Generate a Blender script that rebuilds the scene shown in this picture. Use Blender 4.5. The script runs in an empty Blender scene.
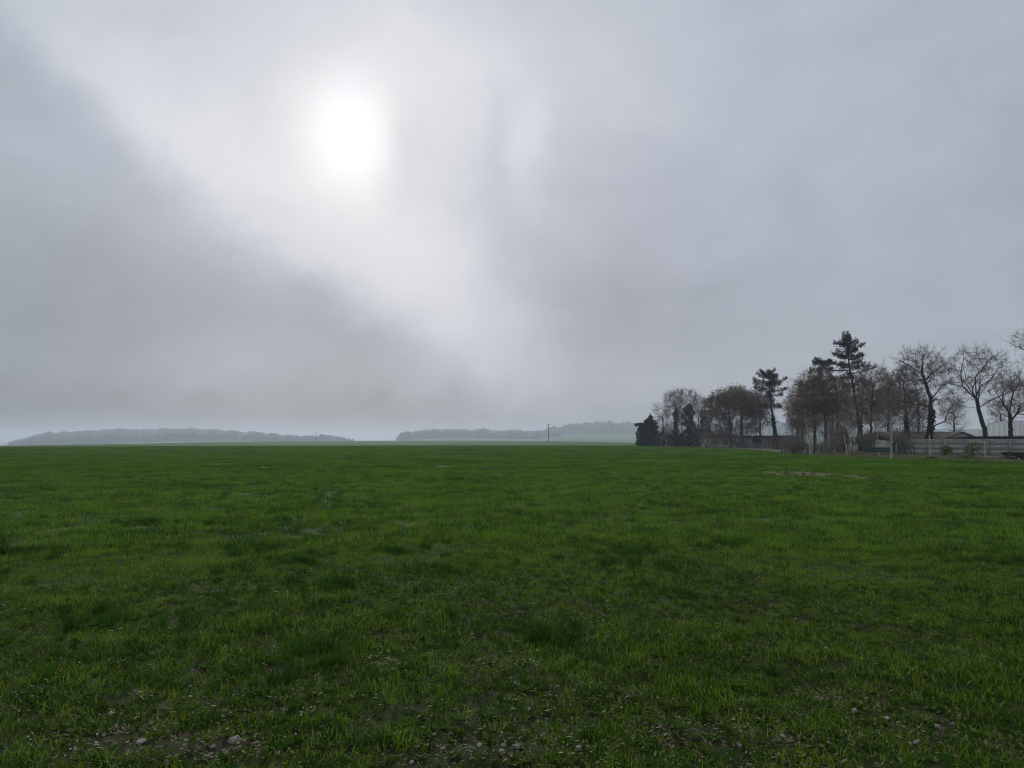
import bpy, math, random
import numpy as np
from mathutils import Vector

SC = bpy.context.scene
COL = SC.collection
rng = np.random.default_rng(7)
R = math.radians

# ------------------------------------------------------------------ camera
EYE = 1.65
F = 770.0
HY = 439.0
TH = math.atan((HY - 384.0) / F)
cam = bpy.data.cameras.new('camera')
cam.sensor_width = 36.0
cam.lens = 36.0 * F / 1024.0
cam.clip_start = 0.05
cam.clip_end = 20000
camo = bpy.data.objects.new('camera', cam)
camo.location = (0, 0, EYE)
camo.rotation_euler = (math.pi / 2 + TH, 0, 0)
COL.objects.link(camo)
SC.camera = camo


def ray(px, py):
    cx, cy = (px - 512.0) / F, (384.0 - py) / F
    return np.array([cx, math.cos(TH) - cy * math.sin(TH), math.sin(TH) + cy * math.cos(TH)])


def at(px, py, Y):
    d = ray(px, py)
    t = Y / d[1]
    return np.array([d[0] * t, Y, EYE + d[2] * t])


def on_ground(px, py):
    d = ray(px, py)
    t = -EYE / d[2]
    return np.array([d[0] * t, d[1] * t, 0.0])


def px_of(x, y):
    return 512 + F * x / np.maximum(y, 1e-3) / math.cos(TH)


# ------------------------------------------------------------------ terrain
def vnoise(x, y, s, seed=0):
    x = np.asarray(x, float) / s
    y = np.asarray(y, float) / s
    xi, yi = np.floor(x).astype(np.int64), np.floor(y).astype(np.int64)
    fx, fy = x - xi, y - yi
    fx, fy = fx * fx * (3 - 2 * fx), fy * fy * (3 - 2 * fy)

    def hsh(a, b):
        n = (a * 374761393 + b * 668265263 + seed * 982451653) & 0xffffffff
        n = ((n ^ (n >> 13)) * 1274126177) & 0xffffffff
        return ((n ^ (n >> 16)) & 0xffff) / 65535.0
    v = (hsh(xi, yi) * (1 - fx) + hsh(xi + 1, yi) * fx) * (1 - fy) + (hsh(xi, yi + 1) * (1 - fx) + hsh(xi + 1, yi + 1) * fx) * fy
    return v


def sstep(a, b, x):
    t = np.clip((x - a) / (b - a), 0, 1)
    return t * t * (3 - 2 * t)


def terrain(x, y):
    x = np.asarray(x, float)
    y = np.asarray(y, float)
    r = np.hypot(x, y)
    s = px_of(x, np.maximum(y, 0.05 * r + 1e-3))
    rc = np.interp(s, [-400, 0, 150, 350, 470, 560, 640, 1100], [170, 205, 300, 720, 900, 520, 300, 300])
    beyond = np.maximum(r - rc, 0)
    cap = np.interp(s, [480, 560], [24, 7])
    h = -np.minimum(beyond * (EYE / rc) * 1.7, cap)
    h = h * sstep(0, 60, beyond)
    # the rise with the pale field to the right of the crest
    right = sstep(520, 575, s) * (1 - sstep(1500, 2200, s))
    h = h + right * sstep(900, 2000, r) * 13.0 + right * sstep(2000, 2500, r) * 24
    # low hill that carries the far wood on the left
    top = np.interp(s, [-200, 0, 12, 44, 100, 160, 220, 260, 310, 350, 380, 397, 402, 415, 450, 490, 540, 600],
                    [448, 446, 442, 434, 431.5, 430, 431.5, 433.5, 437, 440, 441, 440, 435, 431.5, 429.5, 430, 431, 430])
    hill = (HY - top) / F * 3000 + EYE - 19
    left = 1 - sstep(545, 600, s)
    h = h + left * sstep(1500, 2700, r) * (hill - h)
    front = (y > -0.2 * r)
    h = np.where(front, h, 0)
    # soil micro relief near the viewer
    m = (1 - sstep(16, 45, r))
    micro = (vnoise(x, y, 0.9, 3) - .5) * 0.05 + (vnoise(x, y, 0.22, 4) - .5) * 0.035
    micro += (vnoise(x, y, 3.5, 5) - .5) * 0.06
    return h + micro * m


# ------------------------------------------------------------------ mesh helpers
def link(name, me, mats, parent=None, loc=(0, 0, 0)):
    o = bpy.data.objects.new(name, me)
    o.location = loc
    COL.objects.link(o)
    for m in (mats if isinstance(mats, (list, tuple)) else [mats]):
        me.materials.append(m)
    if parent is not None:
        o.parent = parent
    return o


def mesh_np(name, V, quads=None, tris=None, qm=None, tm=None, smooth=False):
    V = np.asarray(V, np.float32)
    q = np.zeros((0, 4), np.int32) if quads is None else np.asarray(quads, np.int32)
    t = np.zeros((0, 3), np.int32) if tris is None else np.asarray(tris, np.int32)
    me = bpy.data.meshes.new(name)
    me.vertices.add(len(V))
    me.vertices.foreach_set('co', V.ravel())
    loops = np.concatenate([q.ravel(), t.ravel()]).astype(np.int32)
    me.loops.add(len(loops))
    me.loops.foreach_set('vertex_index', loops)
    n = len(q) + len(t)
    me.polygons.add(n)
    starts = np.concatenate([np.arange(len(q)) * 4, len(q) * 4 + np.arange(len(t)) * 3]).astype(np.int32)
    me.polygons.foreach_set('loop_start', starts)
    if qm is not None or tm is not None:
        mi = np.concatenate([np.zeros(len(q), np.int32) if qm is None else np.asarray(qm, np.int32),
                             np.zeros(len(t), np.int32) if tm is None else np.asarray(tm, np.int32)])
        me.polygons.foreach_set('material_index', mi)
    me.update(calc_edges=True)
    if smooth:
        me.polygons.foreach_set('use_smooth', np.ones(n, bool))
    return me


class MB:
    """collects boxes, prisms and tubes into one mesh"""
    def __init__(self):
        self.V, self.Q, self.T = [], [], []

    def verts(self, pts):
        b = len(self.V)
        self.V.extend([tuple(p) for p in pts])
        return b

    def box(self, c, s, rz=0.0):
        cx, cy, cz = c
        sx, sy, sz = s[0] / 2, s[1] / 2, s[2] / 2
        ca, sa = math.cos(rz), math.sin(rz)
        P = []
        for dz in (-sz, sz):
            for dx, dy in ((-sx, -sy), (sx, -sy), (sx, sy), (-sx, sy)):
                P.append((cx + dx * ca - dy * sa, cy + dx * sa + dy * ca, cz + dz))
        b = self.verts(P)
        for f in ((3, 2, 1, 0), (4, 5, 6, 7), (0, 1, 5, 4), (1, 2, 6, 5), (2, 3, 7, 6), (3, 0, 4, 7)):
            self.Q.append(tuple(b + i for i in f))
        return self

    def tube(self, pts, rad, n=8):
        pts = [np.array(p, float) for p in pts]
        rings = []
        for i, p in enumerate(pts):
            t = pts[min(i + 1, len(pts) - 1)] - pts[max(i - 1, 0)]
            t /= np.linalg.norm(t) + 1e-9
            ref = np.array([1., 0, 0]) if abs(t[0]) < .8 else np.array([0, 1., 0])
            u = np.cross(t, ref)
            u /= np.linalg.norm(u)
            v = np.cross(t, u)
            r = rad[i] if hasattr(rad, '__len__') else rad
            rings.append(self.verts([p + r * (math.cos(2 * math.pi * k / n) * u + math.sin(2 * math.pi * k / n) * v) for k in range(n)]))
        for a, b in zip(rings[:-1], rings[1:]):
            for k in range(n):
                self.Q.append((a + k, a + (k + 1) % n, b + (k + 1) % n, b + k))
        for ring, pt in ((rings[0], pts[0]), (rings[-1], pts[-1])):
            c = self.verts([pt])
            for k in range(n):
                self.T.append((ring + k, ring + (k + 1) % n, c))
        return self

    def poly(self, pts2, y0, y1, ax='y'):
        """extrude a convex outline in x,z from y0 to y1"""
        n = len(pts2)
        a = self.verts([(p[0], y0, p[1]) for p in pts2])
        b = self.verts([(p[0], y1, p[1]) for p in pts2])
        for k in range(n):
            self.Q.append((a + k, a + (k + 1) % n, b + (k + 1) % n, b + k))
        for k in range(1, n - 1):
            self.T.append((a, a + k, a + k + 1))
            self.T.append((b, b + k + 1, b + k))
        return self

    def build(self, name, mat, parent=None, loc=(0, 0, 0), smooth=False):
        return link(name, mesh_np(name, self.V, self.Q or None, self.T or None, smooth=smooth), mat, parent, loc)


def tag(o, label=None, cat=None, group=None, kind=None):
    if label:
        o['label'] = label
    if cat:
        o['category'] = cat
    if group:
        o['group'] = group
    if kind:
        o['kind'] = kind
    return o


def empty(name, loc, label, cat, group=None):
    o = bpy.data.objects.new(name, None)
    o.location = loc
    COL.objects.link(o)
    return tag(o, label, cat, group)


# ------------------------------------------------------------------ materials
def nodes(mat):
    mat.use_nodes = True
    nt = mat.node_tree
    nt.nodes.clear()
    return nt, nt.nodes, nt.links


def noisy(name, c1, c2, scale=3.0, rough=0.9, detail=5, bump=0.0, stretch=None, spec=0.2, random_obj=0.0):
    m = bpy.data.materials.new(name)
    nt, N, L = nodes(m)
    out = N.new('ShaderNodeOutputMaterial')
    b = N.new('ShaderNodeBsdfPrincipled')
    b.inputs['Roughness'].default_value = rough
    b.inputs['Specular IOR Level'].default_value = spec
    tc = N.new('ShaderNodeTexCoord')
    src = tc.outputs['Object']
    if stretch:
        mp = N.new('ShaderNodeMapping')
        mp.inputs['Scale'].default_value = stretch
        L.new(src, mp.inputs['Vector'])
        src = mp.outputs['Vector']
    nz = N.new('ShaderNodeTexNoise')
    nz.inputs['Scale'].default_value = scale
    nz.inputs['Detail'].default_value = detail
    nz.inputs['Roughness'].default_value = 0.65
    L.new(src, nz.inputs['Vector'])
    rp = N.new('ShaderNodeValToRGB')
    rp.color_ramp.elements[0].position = 0.32
    rp.color_ramp.elements[1].position = 0.68
    rp.color_ramp.elements[0].color = (*c1, 1)
    rp.color_ramp.elements[1].color = (*c2, 1)
    L.new(nz.outputs['Fac'], rp.inputs['Fac'])
    col = rp.outputs['Color']
    if random_obj:
        oi = N.new('ShaderNodeObjectInfo')
        mr = N.new('ShaderNodeMapRange')
        mr.inputs['To Min'].default_value = 1 - random_obj
        mr.inputs['To Max'].default_value = 1 + random_obj
        L.new(oi.outputs['Random'], mr.inputs['Value'])
        mx = N.new('ShaderNodeVectorMath')
        mx.operation = 'SCALE'
        L.new(col, mx.inputs[0])
        L.new(mr.outputs['Result'], mx.inputs['Scale'])
        col = mx.outputs['Vector']
    L.new(col, b.inputs['Base Color'])
    if bump:
        bp = N.new('ShaderNodeBump')
        bp.inputs['Strength'].default_value = bump
        bp.inputs['Distance'].default_value = 0.02
        L.new(nz.outputs['Fac'], bp.inputs['Height'])
        L.new(bp.outputs['Normal'], b.inputs['Normal'])
    L.new(b.outputs['BSDF'], out.inputs['Surface'])
    return m


def leafy(name, c1, c2, wscale=0.2, trans=0.4, inst_var=0.25, rough=0.6, spec=0.12):
    """two sided leaf: diffuse + translucent, colour varied over the world and per instance"""
    m = bpy.data.materials.new(name)
    nt, N, L = nodes(m)
    out = N.new('ShaderNodeOutputMaterial')
    b = N.new('ShaderNodeBsdfPrincipled')
    b.inputs['Roughness'].default_value = rough
    b.inputs['Specular IOR Level'].default_value = spec
    tr = N.new('ShaderNodeBsdfTranslucent')
    mixs = N.new('ShaderNodeMixShader')
    mixs.inputs['Fac'].default_value = trans
    geo = N.new('ShaderNodeNewGeometry')
    nz = N.new('ShaderNodeTexNoise')
    nz.inputs['Scale'].default_value = wscale
    nz.inputs['Detail'].default_value = 6
    L.new(geo.outputs['Position'], nz.inputs['Vector'])
    oi = N.new('ShaderNodeObjectInfo')
    ad = N.new('ShaderNodeMath')
    ad.operation = 'MULTIPLY_ADD'
    L.new(oi.outputs['Random'], ad.inputs[0])
    ad.inputs[1].default_value = inst_var * 2
    ad.inputs[2].default_value = -inst_var
    ad2 = N.new('ShaderNodeMath')
    ad2.operation = 'ADD'
    L.new(nz.outputs['Fac'], ad2.inputs[0])
    L.new(ad.outputs[0], ad2.inputs[1])
    rp = N.new('ShaderNodeValToRGB')
    rp.color_ramp.elements[0].position = 0.34
    rp.color_ramp.elements[1].position = 0.66
    rp.color_ramp.elements[0].color = (*c1, 1)
    rp.color_ramp.elements[1].color = (*c2, 1)
    L.new(ad2.outputs[0], rp.inputs['Fac'])
    L.new(rp.outputs['Color'], b.inputs['Base Color'])
    L.new(rp.outputs['Color'], tr.inputs['Color'])
    L.new(b.outputs['BSDF'], mixs.inputs[1])
    L.new(tr.outputs['BSDF'], mixs.inputs[2])
    L.new(mixs.outputs[0], out.inputs['Surface'])
    return m


M = {}
M['blade'] = leafy('crop_blade', (0.024, 0.088, 0.003), (0.140, 0.275, 0.013), 0.35, 0.42, 0.42, rough=.6, spec=.10)
M['blade_far'] = leafy('crop_blade_far', (0.040, 0.115, 0.005), (0.116, 0.235, 0.014), 0.10, 0.42, 0.34, rough=.8)
M['blade_dry'] = leafy('dry_blade', (0.14, 0.11, 0.05), (0.28, 0.235, 0.125), 0.8, 0.3, 0.3)
M['weed'] = leafy('weed_leaf', (0.040, 0.095, 0.010), (0.085, 0.150, 0.018), 0.8, 0.40, 0.3, rough=.9, spec=.02)
M['bark'] = noisy('bark', (0.035, 0.030, 0.027), (0.075, 0.064, 0.056), 4, 0.95, stretch=(3, 3, .6), bump=.5)
M['bark_dark'] = noisy('dark_bark', (0.022, 0.018, 0.017), (0.048, 0.038, 0.034), 4, 0.95, stretch=(3, 3, .6), bump=.5)
M['bark_pale'] = noisy('pale_bark', (0.24, 0.23, 0.20), (0.46, 0.44, 0.39), 3, 0.85, stretch=(1, 1, 3))
M['twig'] = noisy('twig', (0.115, 0.090, 0.076), (0.200, 0.158, 0.132), 0.7, 0.95)
M['twig_red'] = noisy('reddish_twig', (0.150, 0.102, 0.084), (0.250, 0.172, 0.138), 0.5, 0.95)
M['twig_grey'] = noisy('grey_twig', (0.15, 0.132, 0.118), (0.26, 0.23, 0.205), 0.6, 0.95)
M['brownleaf'] = leafy('withered_leaf', (0.085, 0.058, 0.036), (0.150, 0.106, 0.060), 0.25, 0.2, 0.0)
M['oliveleaf'] = leafy('olive_leaf', (0.070, 0.062, 0.025), (0.130, 0.110, 0.045), 0.25, 0.2, 0.0)
M['ivy'] = leafy('ivy_leaf', (0.010, 0.018, 0.009), (0.028, 0.042, 0.018), 0.7, 0.12, 0.0)
M['needle'] = leafy('pine_needle', (0.012, 0.024, 0.016), (0.034, 0.052, 0.034), 0.6, 0.1, 0.0)
M['evergreen'] = leafy('evergreen_leaf', (0.011, 0.022, 0.013), (0.034, 0.052, 0.027), 0.5, 0.12, 0.0)
M['farwood'] = leafy('far_wood', (0.030, 0.028, 0.022), (0.070, 0.062, 0.048), 0.012, 0.1, 0.0)
M['concrete'] = noisy('concrete', (0.24, 0.235, 0.215), (0.39, 0.38, 0.35), 1.3, 0.9, stretch=(1, 1, 2.5))
M['concrete_pale'] = noisy('pale_concrete', (0.34, 0.33, 0.30), (0.48, 0.46, 0.43), 2, 0.9)
M['render'] = noisy('pale_render', (0.68, 0.65, 0.60), (0.80, 0.77, 0.72), 1.5, 0.9)
M['greywall'] = noisy('grey_wall', (0.17, 0.175, 0.18), (0.27, 0.275, 0.28), 1.2, 0.9)
M['rooftile'] = noisy('brown_roof_tile', (0.075, 0.058, 0.050), (0.13, 0.10, 0.088), 2.2, 0.85, stretch=(1, 4, 1))
M['felt'] = noisy('dark_roof_felt', (0.018, 0.020, 0.020), (0.042, 0.044, 0.043), 2, 0.8)
M['film'] = leafy('milky_film', (0.78, 0.81, 0.82), (0.86, 0.88, 0.89), 0.5, 0.68, 0.0)
M['glass'] = noisy('window_glass', (0.015, 0.018, 0.02), (0.03, 0.035, 0.04), 1, 0.08, spec=.6)
M['teal'] = noisy('teal_paint', (0.014, 0.050, 0.047), (0.026, 0.078, 0.072), 3, 0.6)
M['fence'] = noisy('green_fence_metal', (0.022, 0.050, 0.042), (0.045, 0.080, 0.068), 5, 0.6, spec=.4)
M['wood_grey'] = noisy('weathered_wood', (0.10, 0.09, 0.075), (0.20, 0.18, 0.15), 4, 0.9, stretch=(3, 3, .5))
M['wood_dark'] = noisy('dark_wood', (0.014, 0.013, 0.010), (0.035, 0.031, 0.024), 4, 0.9)
M['rubber'] = noisy('tyre_rubber', (0.012, 0.012, 0.012), (0.025, 0.025, 0.025), 6, 0.85)
M['galv'] = noisy('galvanised_steel', (0.35, 0.36, 0.36), (0.48, 0.48, 0.47), 5, 0.5, spec=.5)
M['stone'] = noisy('flint_stone', (0.20, 0.175, 0.14), (0.46, 0.43, 0.37), 25, 0.85, bump=.3, random_obj=.35)
M['soil_bank'] = noisy('dry_verge_soil', (0.085, 0.070, 0.045), (0.19, 0.165, 0.115), 0.9, 0.95)
M['gravel'] = noisy('pale_gravel', (0.26, 0.245, 0.21), (0.42, 0.40, 0.35), 1.2, 0.95)


def ground_material():
    m = bpy.data.materials.new('field_ground')
    nt, N, L = nodes(m)
    out = N.new('ShaderNodeOutputMaterial')
    b = N.new('ShaderNodeBsdfPrincipled')
    b.inputs['Roughness'].default_value = 0.95
    b.inputs['Specular IOR Level'].default_value = 0.1
    geo = N.new('ShaderNodeNewGeometry')

    def noise(sc, det=6, rough=.6):
        n = N.new('ShaderNodeTexNoise')
        n.inputs['Scale'].default_value = sc
        n.inputs['Detail'].default_value = det
        n.inputs['Roughness'].default_value = rough
        L.new(geo.outputs['Position'], n.inputs['Vector'])
        return n.outputs['Fac']

    def ramp(fac, els):
        r = N.new('ShaderNodeValToRGB')
        while len(r.color_ramp.elements) < len(els):
            r.color_ramp.elements.new(.5)
        for e, (p, c) in zip(r.color_ramp.elements, els):
            e.position = p
            e.color = (*c, 1)
        L.new(fac, r.inputs['Fac'])
        return r.outputs['Color']
    soil = ramp(noise(9, 9, .7), [(0.32, (0.016, 0.012, 0.006)), (0.55, (0.046, 0.034, 0.017)), (0.74, (0.150, 0.112, 0.062))])
    crop = ramp(noise(0.06, 8, .65), [(0.32, (0.030, 0.082, 0.006)), (0.5, (0.040, 0.104, 0.008)), (0.7, (0.050, 0.122, 0.011))])
    moss = ramp(noise(2.2, 6), [(0.34, (0, 0, 0)), (0.56, (1, 1, 1))])
    mid = N.new('ShaderNodeMix')
    mid.data_type = 'RGBA'
    mul = N.new('ShaderNodeMath')
    mul.operation = 'MULTIPLY'
    L.new(moss, mul.inputs[0])
    mul.inputs[1].default_value = 0.75
    L.new(mul.outputs[0], mid.inputs[0])
    L.new(soil, mid.inputs[6])
    mid.inputs[7].default_value = (0.022, 0.048, 0.006, 1)
    # thickness of the crop grows from the trodden headland to the open field
    ln = N.new('ShaderNodeVectorMath')
    ln.operation = 'LENGTH'
    L.new(geo.outputs['Position'], ln.inputs[0])
    mr = N.new('ShaderNodeMapRange')
    mr.inputs['From Min'].default_value = 8
    mr.inputs['From Max'].default_value = 24
    L.new(ln.outputs['Value'], mr.inputs['Value'])
    mx = N.new('ShaderNodeMix')
    mx.data_type = 'RGBA'
    L.new(mr.outputs['Result'], mx.inputs[0])
    L.new(mid.outputs[2], mx.inputs[6])
    L.new(crop, mx.inputs[7])
    # the one dry bare patch out in the field
    pc = on_ground(815, 475)
    ds = N.new('ShaderNodeVectorMath')
    ds.operation = 'SUBTRACT'
    L.new(geo.outputs['Position'], ds.inputs[0])
    ds.inputs[1].default_value = (pc[0], pc[1], 0)
    sc2 = N.new('ShaderNodeVectorMath')
    sc2.operation = 'MULTIPLY'
    L.new(ds.outputs[0], sc2.inputs[0])
    sc2.inputs[1].default_value = (1 / 1.9, 1 / 4.5, 0)
    l2 = N.new('ShaderNodeVectorMath')
    l2.operation = 'LENGTH'
    L.new(sc2.outputs[0], l2.inputs[0])
    m3 = N.new('ShaderNodeMapRange')
    m3.inputs['From Min'].default_value = 1.75
    m3.inputs['From Max'].default_value = 1.3
    l3 = N.new('ShaderNodeMath')
    l3.operation = 'MULTIPLY_ADD'
    L.new(noise(0.9, 4, .6), l3.inputs[0])
    l3.inputs[1].default_value = 1.1
    L.new(l2.outputs['Value'], l3.inputs[2])
    L.new(l3.outputs[0], m3.inputs['Value'])
    mx3 = N.new('ShaderNodeMix')
    mx3.data_type = 'RGBA'
    L.new(m3.outputs['Result'], mx3.inputs[0])
    L.new(mx.outputs[2], mx3.inputs[6])
    L.new(ramp(noise(1.6, 5), [(0.35, (0.075, 0.070, 0.025)), (0.65, (0.16, 0.125, 0.065))]), mx3.inputs[7])
    L.new(mx3.outputs[2], b.inputs['Base Color'])
    bp = N.new('ShaderNodeBump')
    bp.inputs['Strength'].default_value = 0.6
    bp.inputs['Distance'].default_value = 0.03
    L.new(noise(22, 6, .7), bp.inputs['Height'])
    L.new(bp.outputs['Normal'], b.inputs['Normal'])
    L.new(b.outputs['BSDF'], out.inputs['Surface'])
    return m


M['ground'] = ground_material()

# ------------------------------------------------------------------ world
SUN_PX = (348, 138)


def azel(px, py):
    d = ray(px, py)
    return math.atan2(d[0], d[1]), math.atan2(d[2], math.hypot(d[0], d[1]))


SUN_AZ, SUN_EL = azel(*SUN_PX)


def build_world():
    w = bpy.data.worlds.new('World')
    w.cycles.sampling_method = 'MANUAL'
    w.cycles.sample_map_resolution = 256
    SC.world = w
    w.use_nodes = True
    nt = w.node_tree
    nt.nodes.clear()
    N, L = nt.nodes, nt.links

    def put(v, sock):
        if isinstance(v, (int, float)):
            sock.default_value = v
        else:
            L.new(v, sock)

    def mth(op, a, b=0.0, c=None):
        n = N.new('ShaderNodeMath')
        n.operation = op
        put(a, n.inputs[0])
        put(b, n.inputs[1])
        if c is not None:
            put(c, n.inputs[2])
        return n.outputs[0]
    tc = N.new('ShaderNodeTexCoord')
    vec = tc.outputs['Generated']
    sep = N.new('ShaderNodeSeparateXYZ')
    L.new(vec, sep.inputs[0])
    az0 = mth('ARCTAN2', sep.outputs[0], sep.outputs[1])
    el0 = mth('ARCSINE', sep.outputs[2])

    def noise(sc, det, rough, stretch=(1, 1, 1), off=(0, 0, 0), dist=0.0):
        mp = N.new('ShaderNodeMapping')
        mp.inputs['Scale'].default_value = stretch
        mp.inputs['Location'].default_value = off
        L.new(vec, mp.inputs['Vector'])
        n = N.new('ShaderNodeTexNoise')
        n.inputs['Scale'].default_value = sc
        n.inputs['Detail'].default_value = det
        n.inputs['Roughness'].default_value = rough
        n.inputs['Distortion'].default_value = dist
        L.new(mp.outputs['Vector'], n.inputs['Vector'])
        return n.outputs['Fac']
    n1 = noise(5.5, 4, .62)
    n2 = noise(5.5, 4, .62, off=(5.2, 1.3, 8.1))
    n3 = noise(2.6, 4, .55, (1, 1, 1.8), (2.2, 7.3, 1.1), .4)
    n4 = noise(6.0, 3, .55, (1, 1, 1.5), (9.2, 3.3, 4.1), .5)
    n5 = noise(15, 3, .6, (1, 1, 1.4), (3.1, 6.2, 2.4), .6)
    azw = mth('MULTIPLY_ADD', mth('SUBTRACT', n1, .5), 0.125, az0)
    elw = mth('MULTIPLY_ADD', mth('SUBTRACT', n2, .5), 0.125, el0)

    def lobe(px, py, sx, sy, ang, warp=True, sn=None):
        a0, e0 = azel(px, py)
        da = mth('SUBTRACT', azw if warp else az0, a0)
        da = mth('MULTIPLY', da, math.cos(e0))
        de = mth('SUBTRACT', elw if warp else el0, e0)
        c, s = math.cos(R(ang)), math.sin(R(ang))      # ang: image degrees, clockwise down
        u = mth('MULTIPLY_ADD', da, c, mth('MULTIPLY', de, -s))
        v = mth('MULTIPLY_ADD', da, s, mth('MULTIPLY', de, c))
        u = mth('DIVIDE', u, sx / F)
        if sn is None:
            v = mth('DIVIDE', v, sy / F)
        else:                                           # soft below, crisp above: the edge of a cloud bank
            v = mth('ADD', mth('DIVIDE', mth('MINIMUM', v, 0.0), sy / F), mth('DIVIDE', mth('MAXIMUM', v, 0.0), sn / F))
        q = mth('MULTIPLY_ADD', u, u, mth('MULTIPLY', v, v))
        return mth('EXPONENT', mth('MULTIPLY', q, -0.5))
    total = BASE
    for (px, py, sx, sy, ang, amp, wp, *sn) in LOBES:
        total = mth('MULTIPLY_ADD', lobe(px, py, sx, sy, ang, wp, *sn), amp, total)
    # cloud texture
    total = mth('MULTIPLY_ADD', mth('SUBTRACT', n3, .5), 0.08, total)
    total = mth('MULTIPLY_ADD', mth('SUBTRACT', n4, .5), 0.13, total)
    total = mth('MULTIPLY_ADD', mth('SUBTRACT', n5, .5), 0.05, total)
    total = mth('MAXIMUM', total, 0.15)
    # hue: warm lilac near the sun, cool blue-grey away from it
    sd = lobe(430, 300, 330, 330, 0, True)
    hue = N.new('ShaderNodeMix')
    hue.data_type = 'RGBA'
    L.new(mth('MINIMUM', sd, 1.0), hue.inputs[0])
    hue.inputs[6].default_value = (0.872, 1.0, 1.125, 1)
    hue.inputs[7].default_value = (0.945, 0.983, 1.13, 1)
    sc_ = N.new('ShaderNodeVectorMath')
    sc_.operation = 'SCALE'
    hue2 = N.new('ShaderNodeMix')
    hue2.data_type = 'RGBA'
    mr = N.new('ShaderNodeMapRange')
    mr.inputs['From Min'].default_value = 0.50
    mr.inputs['From Max'].default_value = 0.80
    L.new(total, mr.inputs['Value'])
    L.new(mr.outputs['Result'], hue2.inputs[0])
    L.new(hue.outputs[2], hue2.inputs[6])
    hue2.inputs[7].default_value = (0.985, 0.997, 1.03, 1)
    L.new(hue2.outputs[2], sc_.inputs[0])
    L.new(mth('MULTIPLY', total, 10.0), sc_.inputs['Scale'])
    sky = N.new('ShaderNodeTexSky')
    sky.sky_type = 'NISHITA'
    sky.sun_disc = False
    sky.sun_elevation = SUN_EL
    sky.sun_rotation = SUN_AZ
    sky.air_density = 1.0
    sky.dust_density = 1.0
    mix = N.new('ShaderNodeMix')
    mix.data_type = 'RGBA'
    mix.inputs[0].default_value = 0.97
    L.new(sky.outputs[0], mix.inputs[6])
    L.new(sc_.outputs['Vector'], mix.inputs[7])
    bg = N.new('ShaderNodeBackground')
    bg.inputs['Strength'].default_value = 0.1
    L.new(mix.outputs[2], bg.inputs['Color'])
    out = N.new('ShaderNodeOutputWorld')
    L.new(bg.outputs[0], out.inputs['Surface'])
    return w


BASE = 0.456
LOBES = [
    # px, py, sx, sy, angle, amplitude, warped
    (347, 137, 33, 35, -20, 0.31, False),
    (360, 130, 150, 120, 0, 0.196, True),
    (170, 148, 200, 22, 34, 0.201, True, 46),
    (330, 0, 300, 90, 0, 0.082, True),
    (430, 260, 120, 40, 58, 0.118, True),
    (490, 345, 50, 32, 10, 0.027, True),
    (165, 196, 190, 90, 34, -0.032, True, 30),
    (340, 325, 95, 60, 35, -0.082, True, 36),
    (600, 330, 80, 60, 0, -0.083, True),
    (560, 100, 80, 120, 0, -0.017, True),
    (420, 425, 500, 22, 0, -0.175, True),
    (500, 225, 30, 50, 10, -0.043, True),
    (524, 155, 16, 34, 10, 0.095, True),
    (497, 140, 9, 26, 0, -0.057, True),
    (760, 60, 170, 120, 0, 0.042, True),
    (850, 260, 200, 110, 0, -0.032, True),
    (60, 40, 70, 45, 20, -0.086, True),
    (405, 155, 16, 26, 0, -0.116, True),
    (430, 90, 60, 50, 0, 0.067, True),
    (240, 205, 60, 32, 34, -0.032, True),
    (20, 340, 130, 80, 0, -0.16, True),
]
build_world()

sun = bpy.data.lights.new('sun', 'SUN')
sun.energy = 1.5
sun.angle = R(10)
sun.color = (1.0, 0.98, 0.955)
suno = bpy.data.objects.new('sun', sun)
sd = Vector((math.sin(SUN_AZ) * math.cos(SUN_EL), math.cos(SUN_AZ) * math.cos(SUN_EL), math.sin(SUN_EL)))
suno.rotation_euler = sd.to_track_quat('Z', 'Y').to_euler()
suno.location = (0, 0, 60)
COL.objects.link(suno)

# ------------------------------------------------------------------ ground
def build_ground():
    rad = np.concatenate([[0.0], np.geomspace(0.6, 30, 230), np.geomspace(31, 400, 70), np.geomspace(420, 7000, 70)])
    # finer sectors in front, coarser behind
    front = np.linspace(-R(52), R(52), 420)
    back = np.linspace(R(52), 2 * math.pi - R(52), 90)[1:-1]
    ang = np.concatenate([front, back])
    na = len(ang)
    V = [[0, 0, 0]]
    rr, aa = np.meshgrid(rad[1:], ang, indexing='ij')
    x, y = rr * np.sin(aa), rr * np.cos(aa)
    z = terrain(x, y)
    V = np.concatenate([[[0, 0, float(terrain(0., 0.))]], np.stack([x.ravel(), y.ravel(), z.ravel()], 1)])
    nr = len(rad) - 1
    i, j = np.meshgrid(np.arange(nr - 1), np.arange(na), indexing='ij')
    j2 = (j + 1) % na
    q = np.stack([1 + i * na + j, 1 + i * na + j2, 1 + (i + 1) * na + j2, 1 + (i + 1) * na + j], -1).reshape(-1, 4)[:, ::-1]
    jj = np.arange(na)
    t = np.stack([np.zeros(na, int), 1 + (jj + 1) % na, 1 + jj], 1)
    o = link('field', mesh_np('field', V, q, t, smooth=True), M['ground'])
    tag(o, kind='structure')


build_ground()

# field edge: the line where crop ends and the rough verge starts (pixel column, distance)
EDGE = [(600, 230), (632, 190), (640, 172), (700, 150), (752, 118), (778, 92), (790, 82), (850, 68.5), (930, 60.5), (1024, 54), (1110, 49), (1250, 43)]
EDGE_W = np.array([at(p, 446, Y)[:2] for p, Y in EDGE])


def behind_edge(x, y):
    p = px_of(x, y)
    d = np.interp(p, [e[0] for e in EDGE], [e[1] for e in EDGE])
    return (p > 636) & (y > d - (vnoise(x, y, 1.5, 9) - .5) * 2.5)


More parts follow.
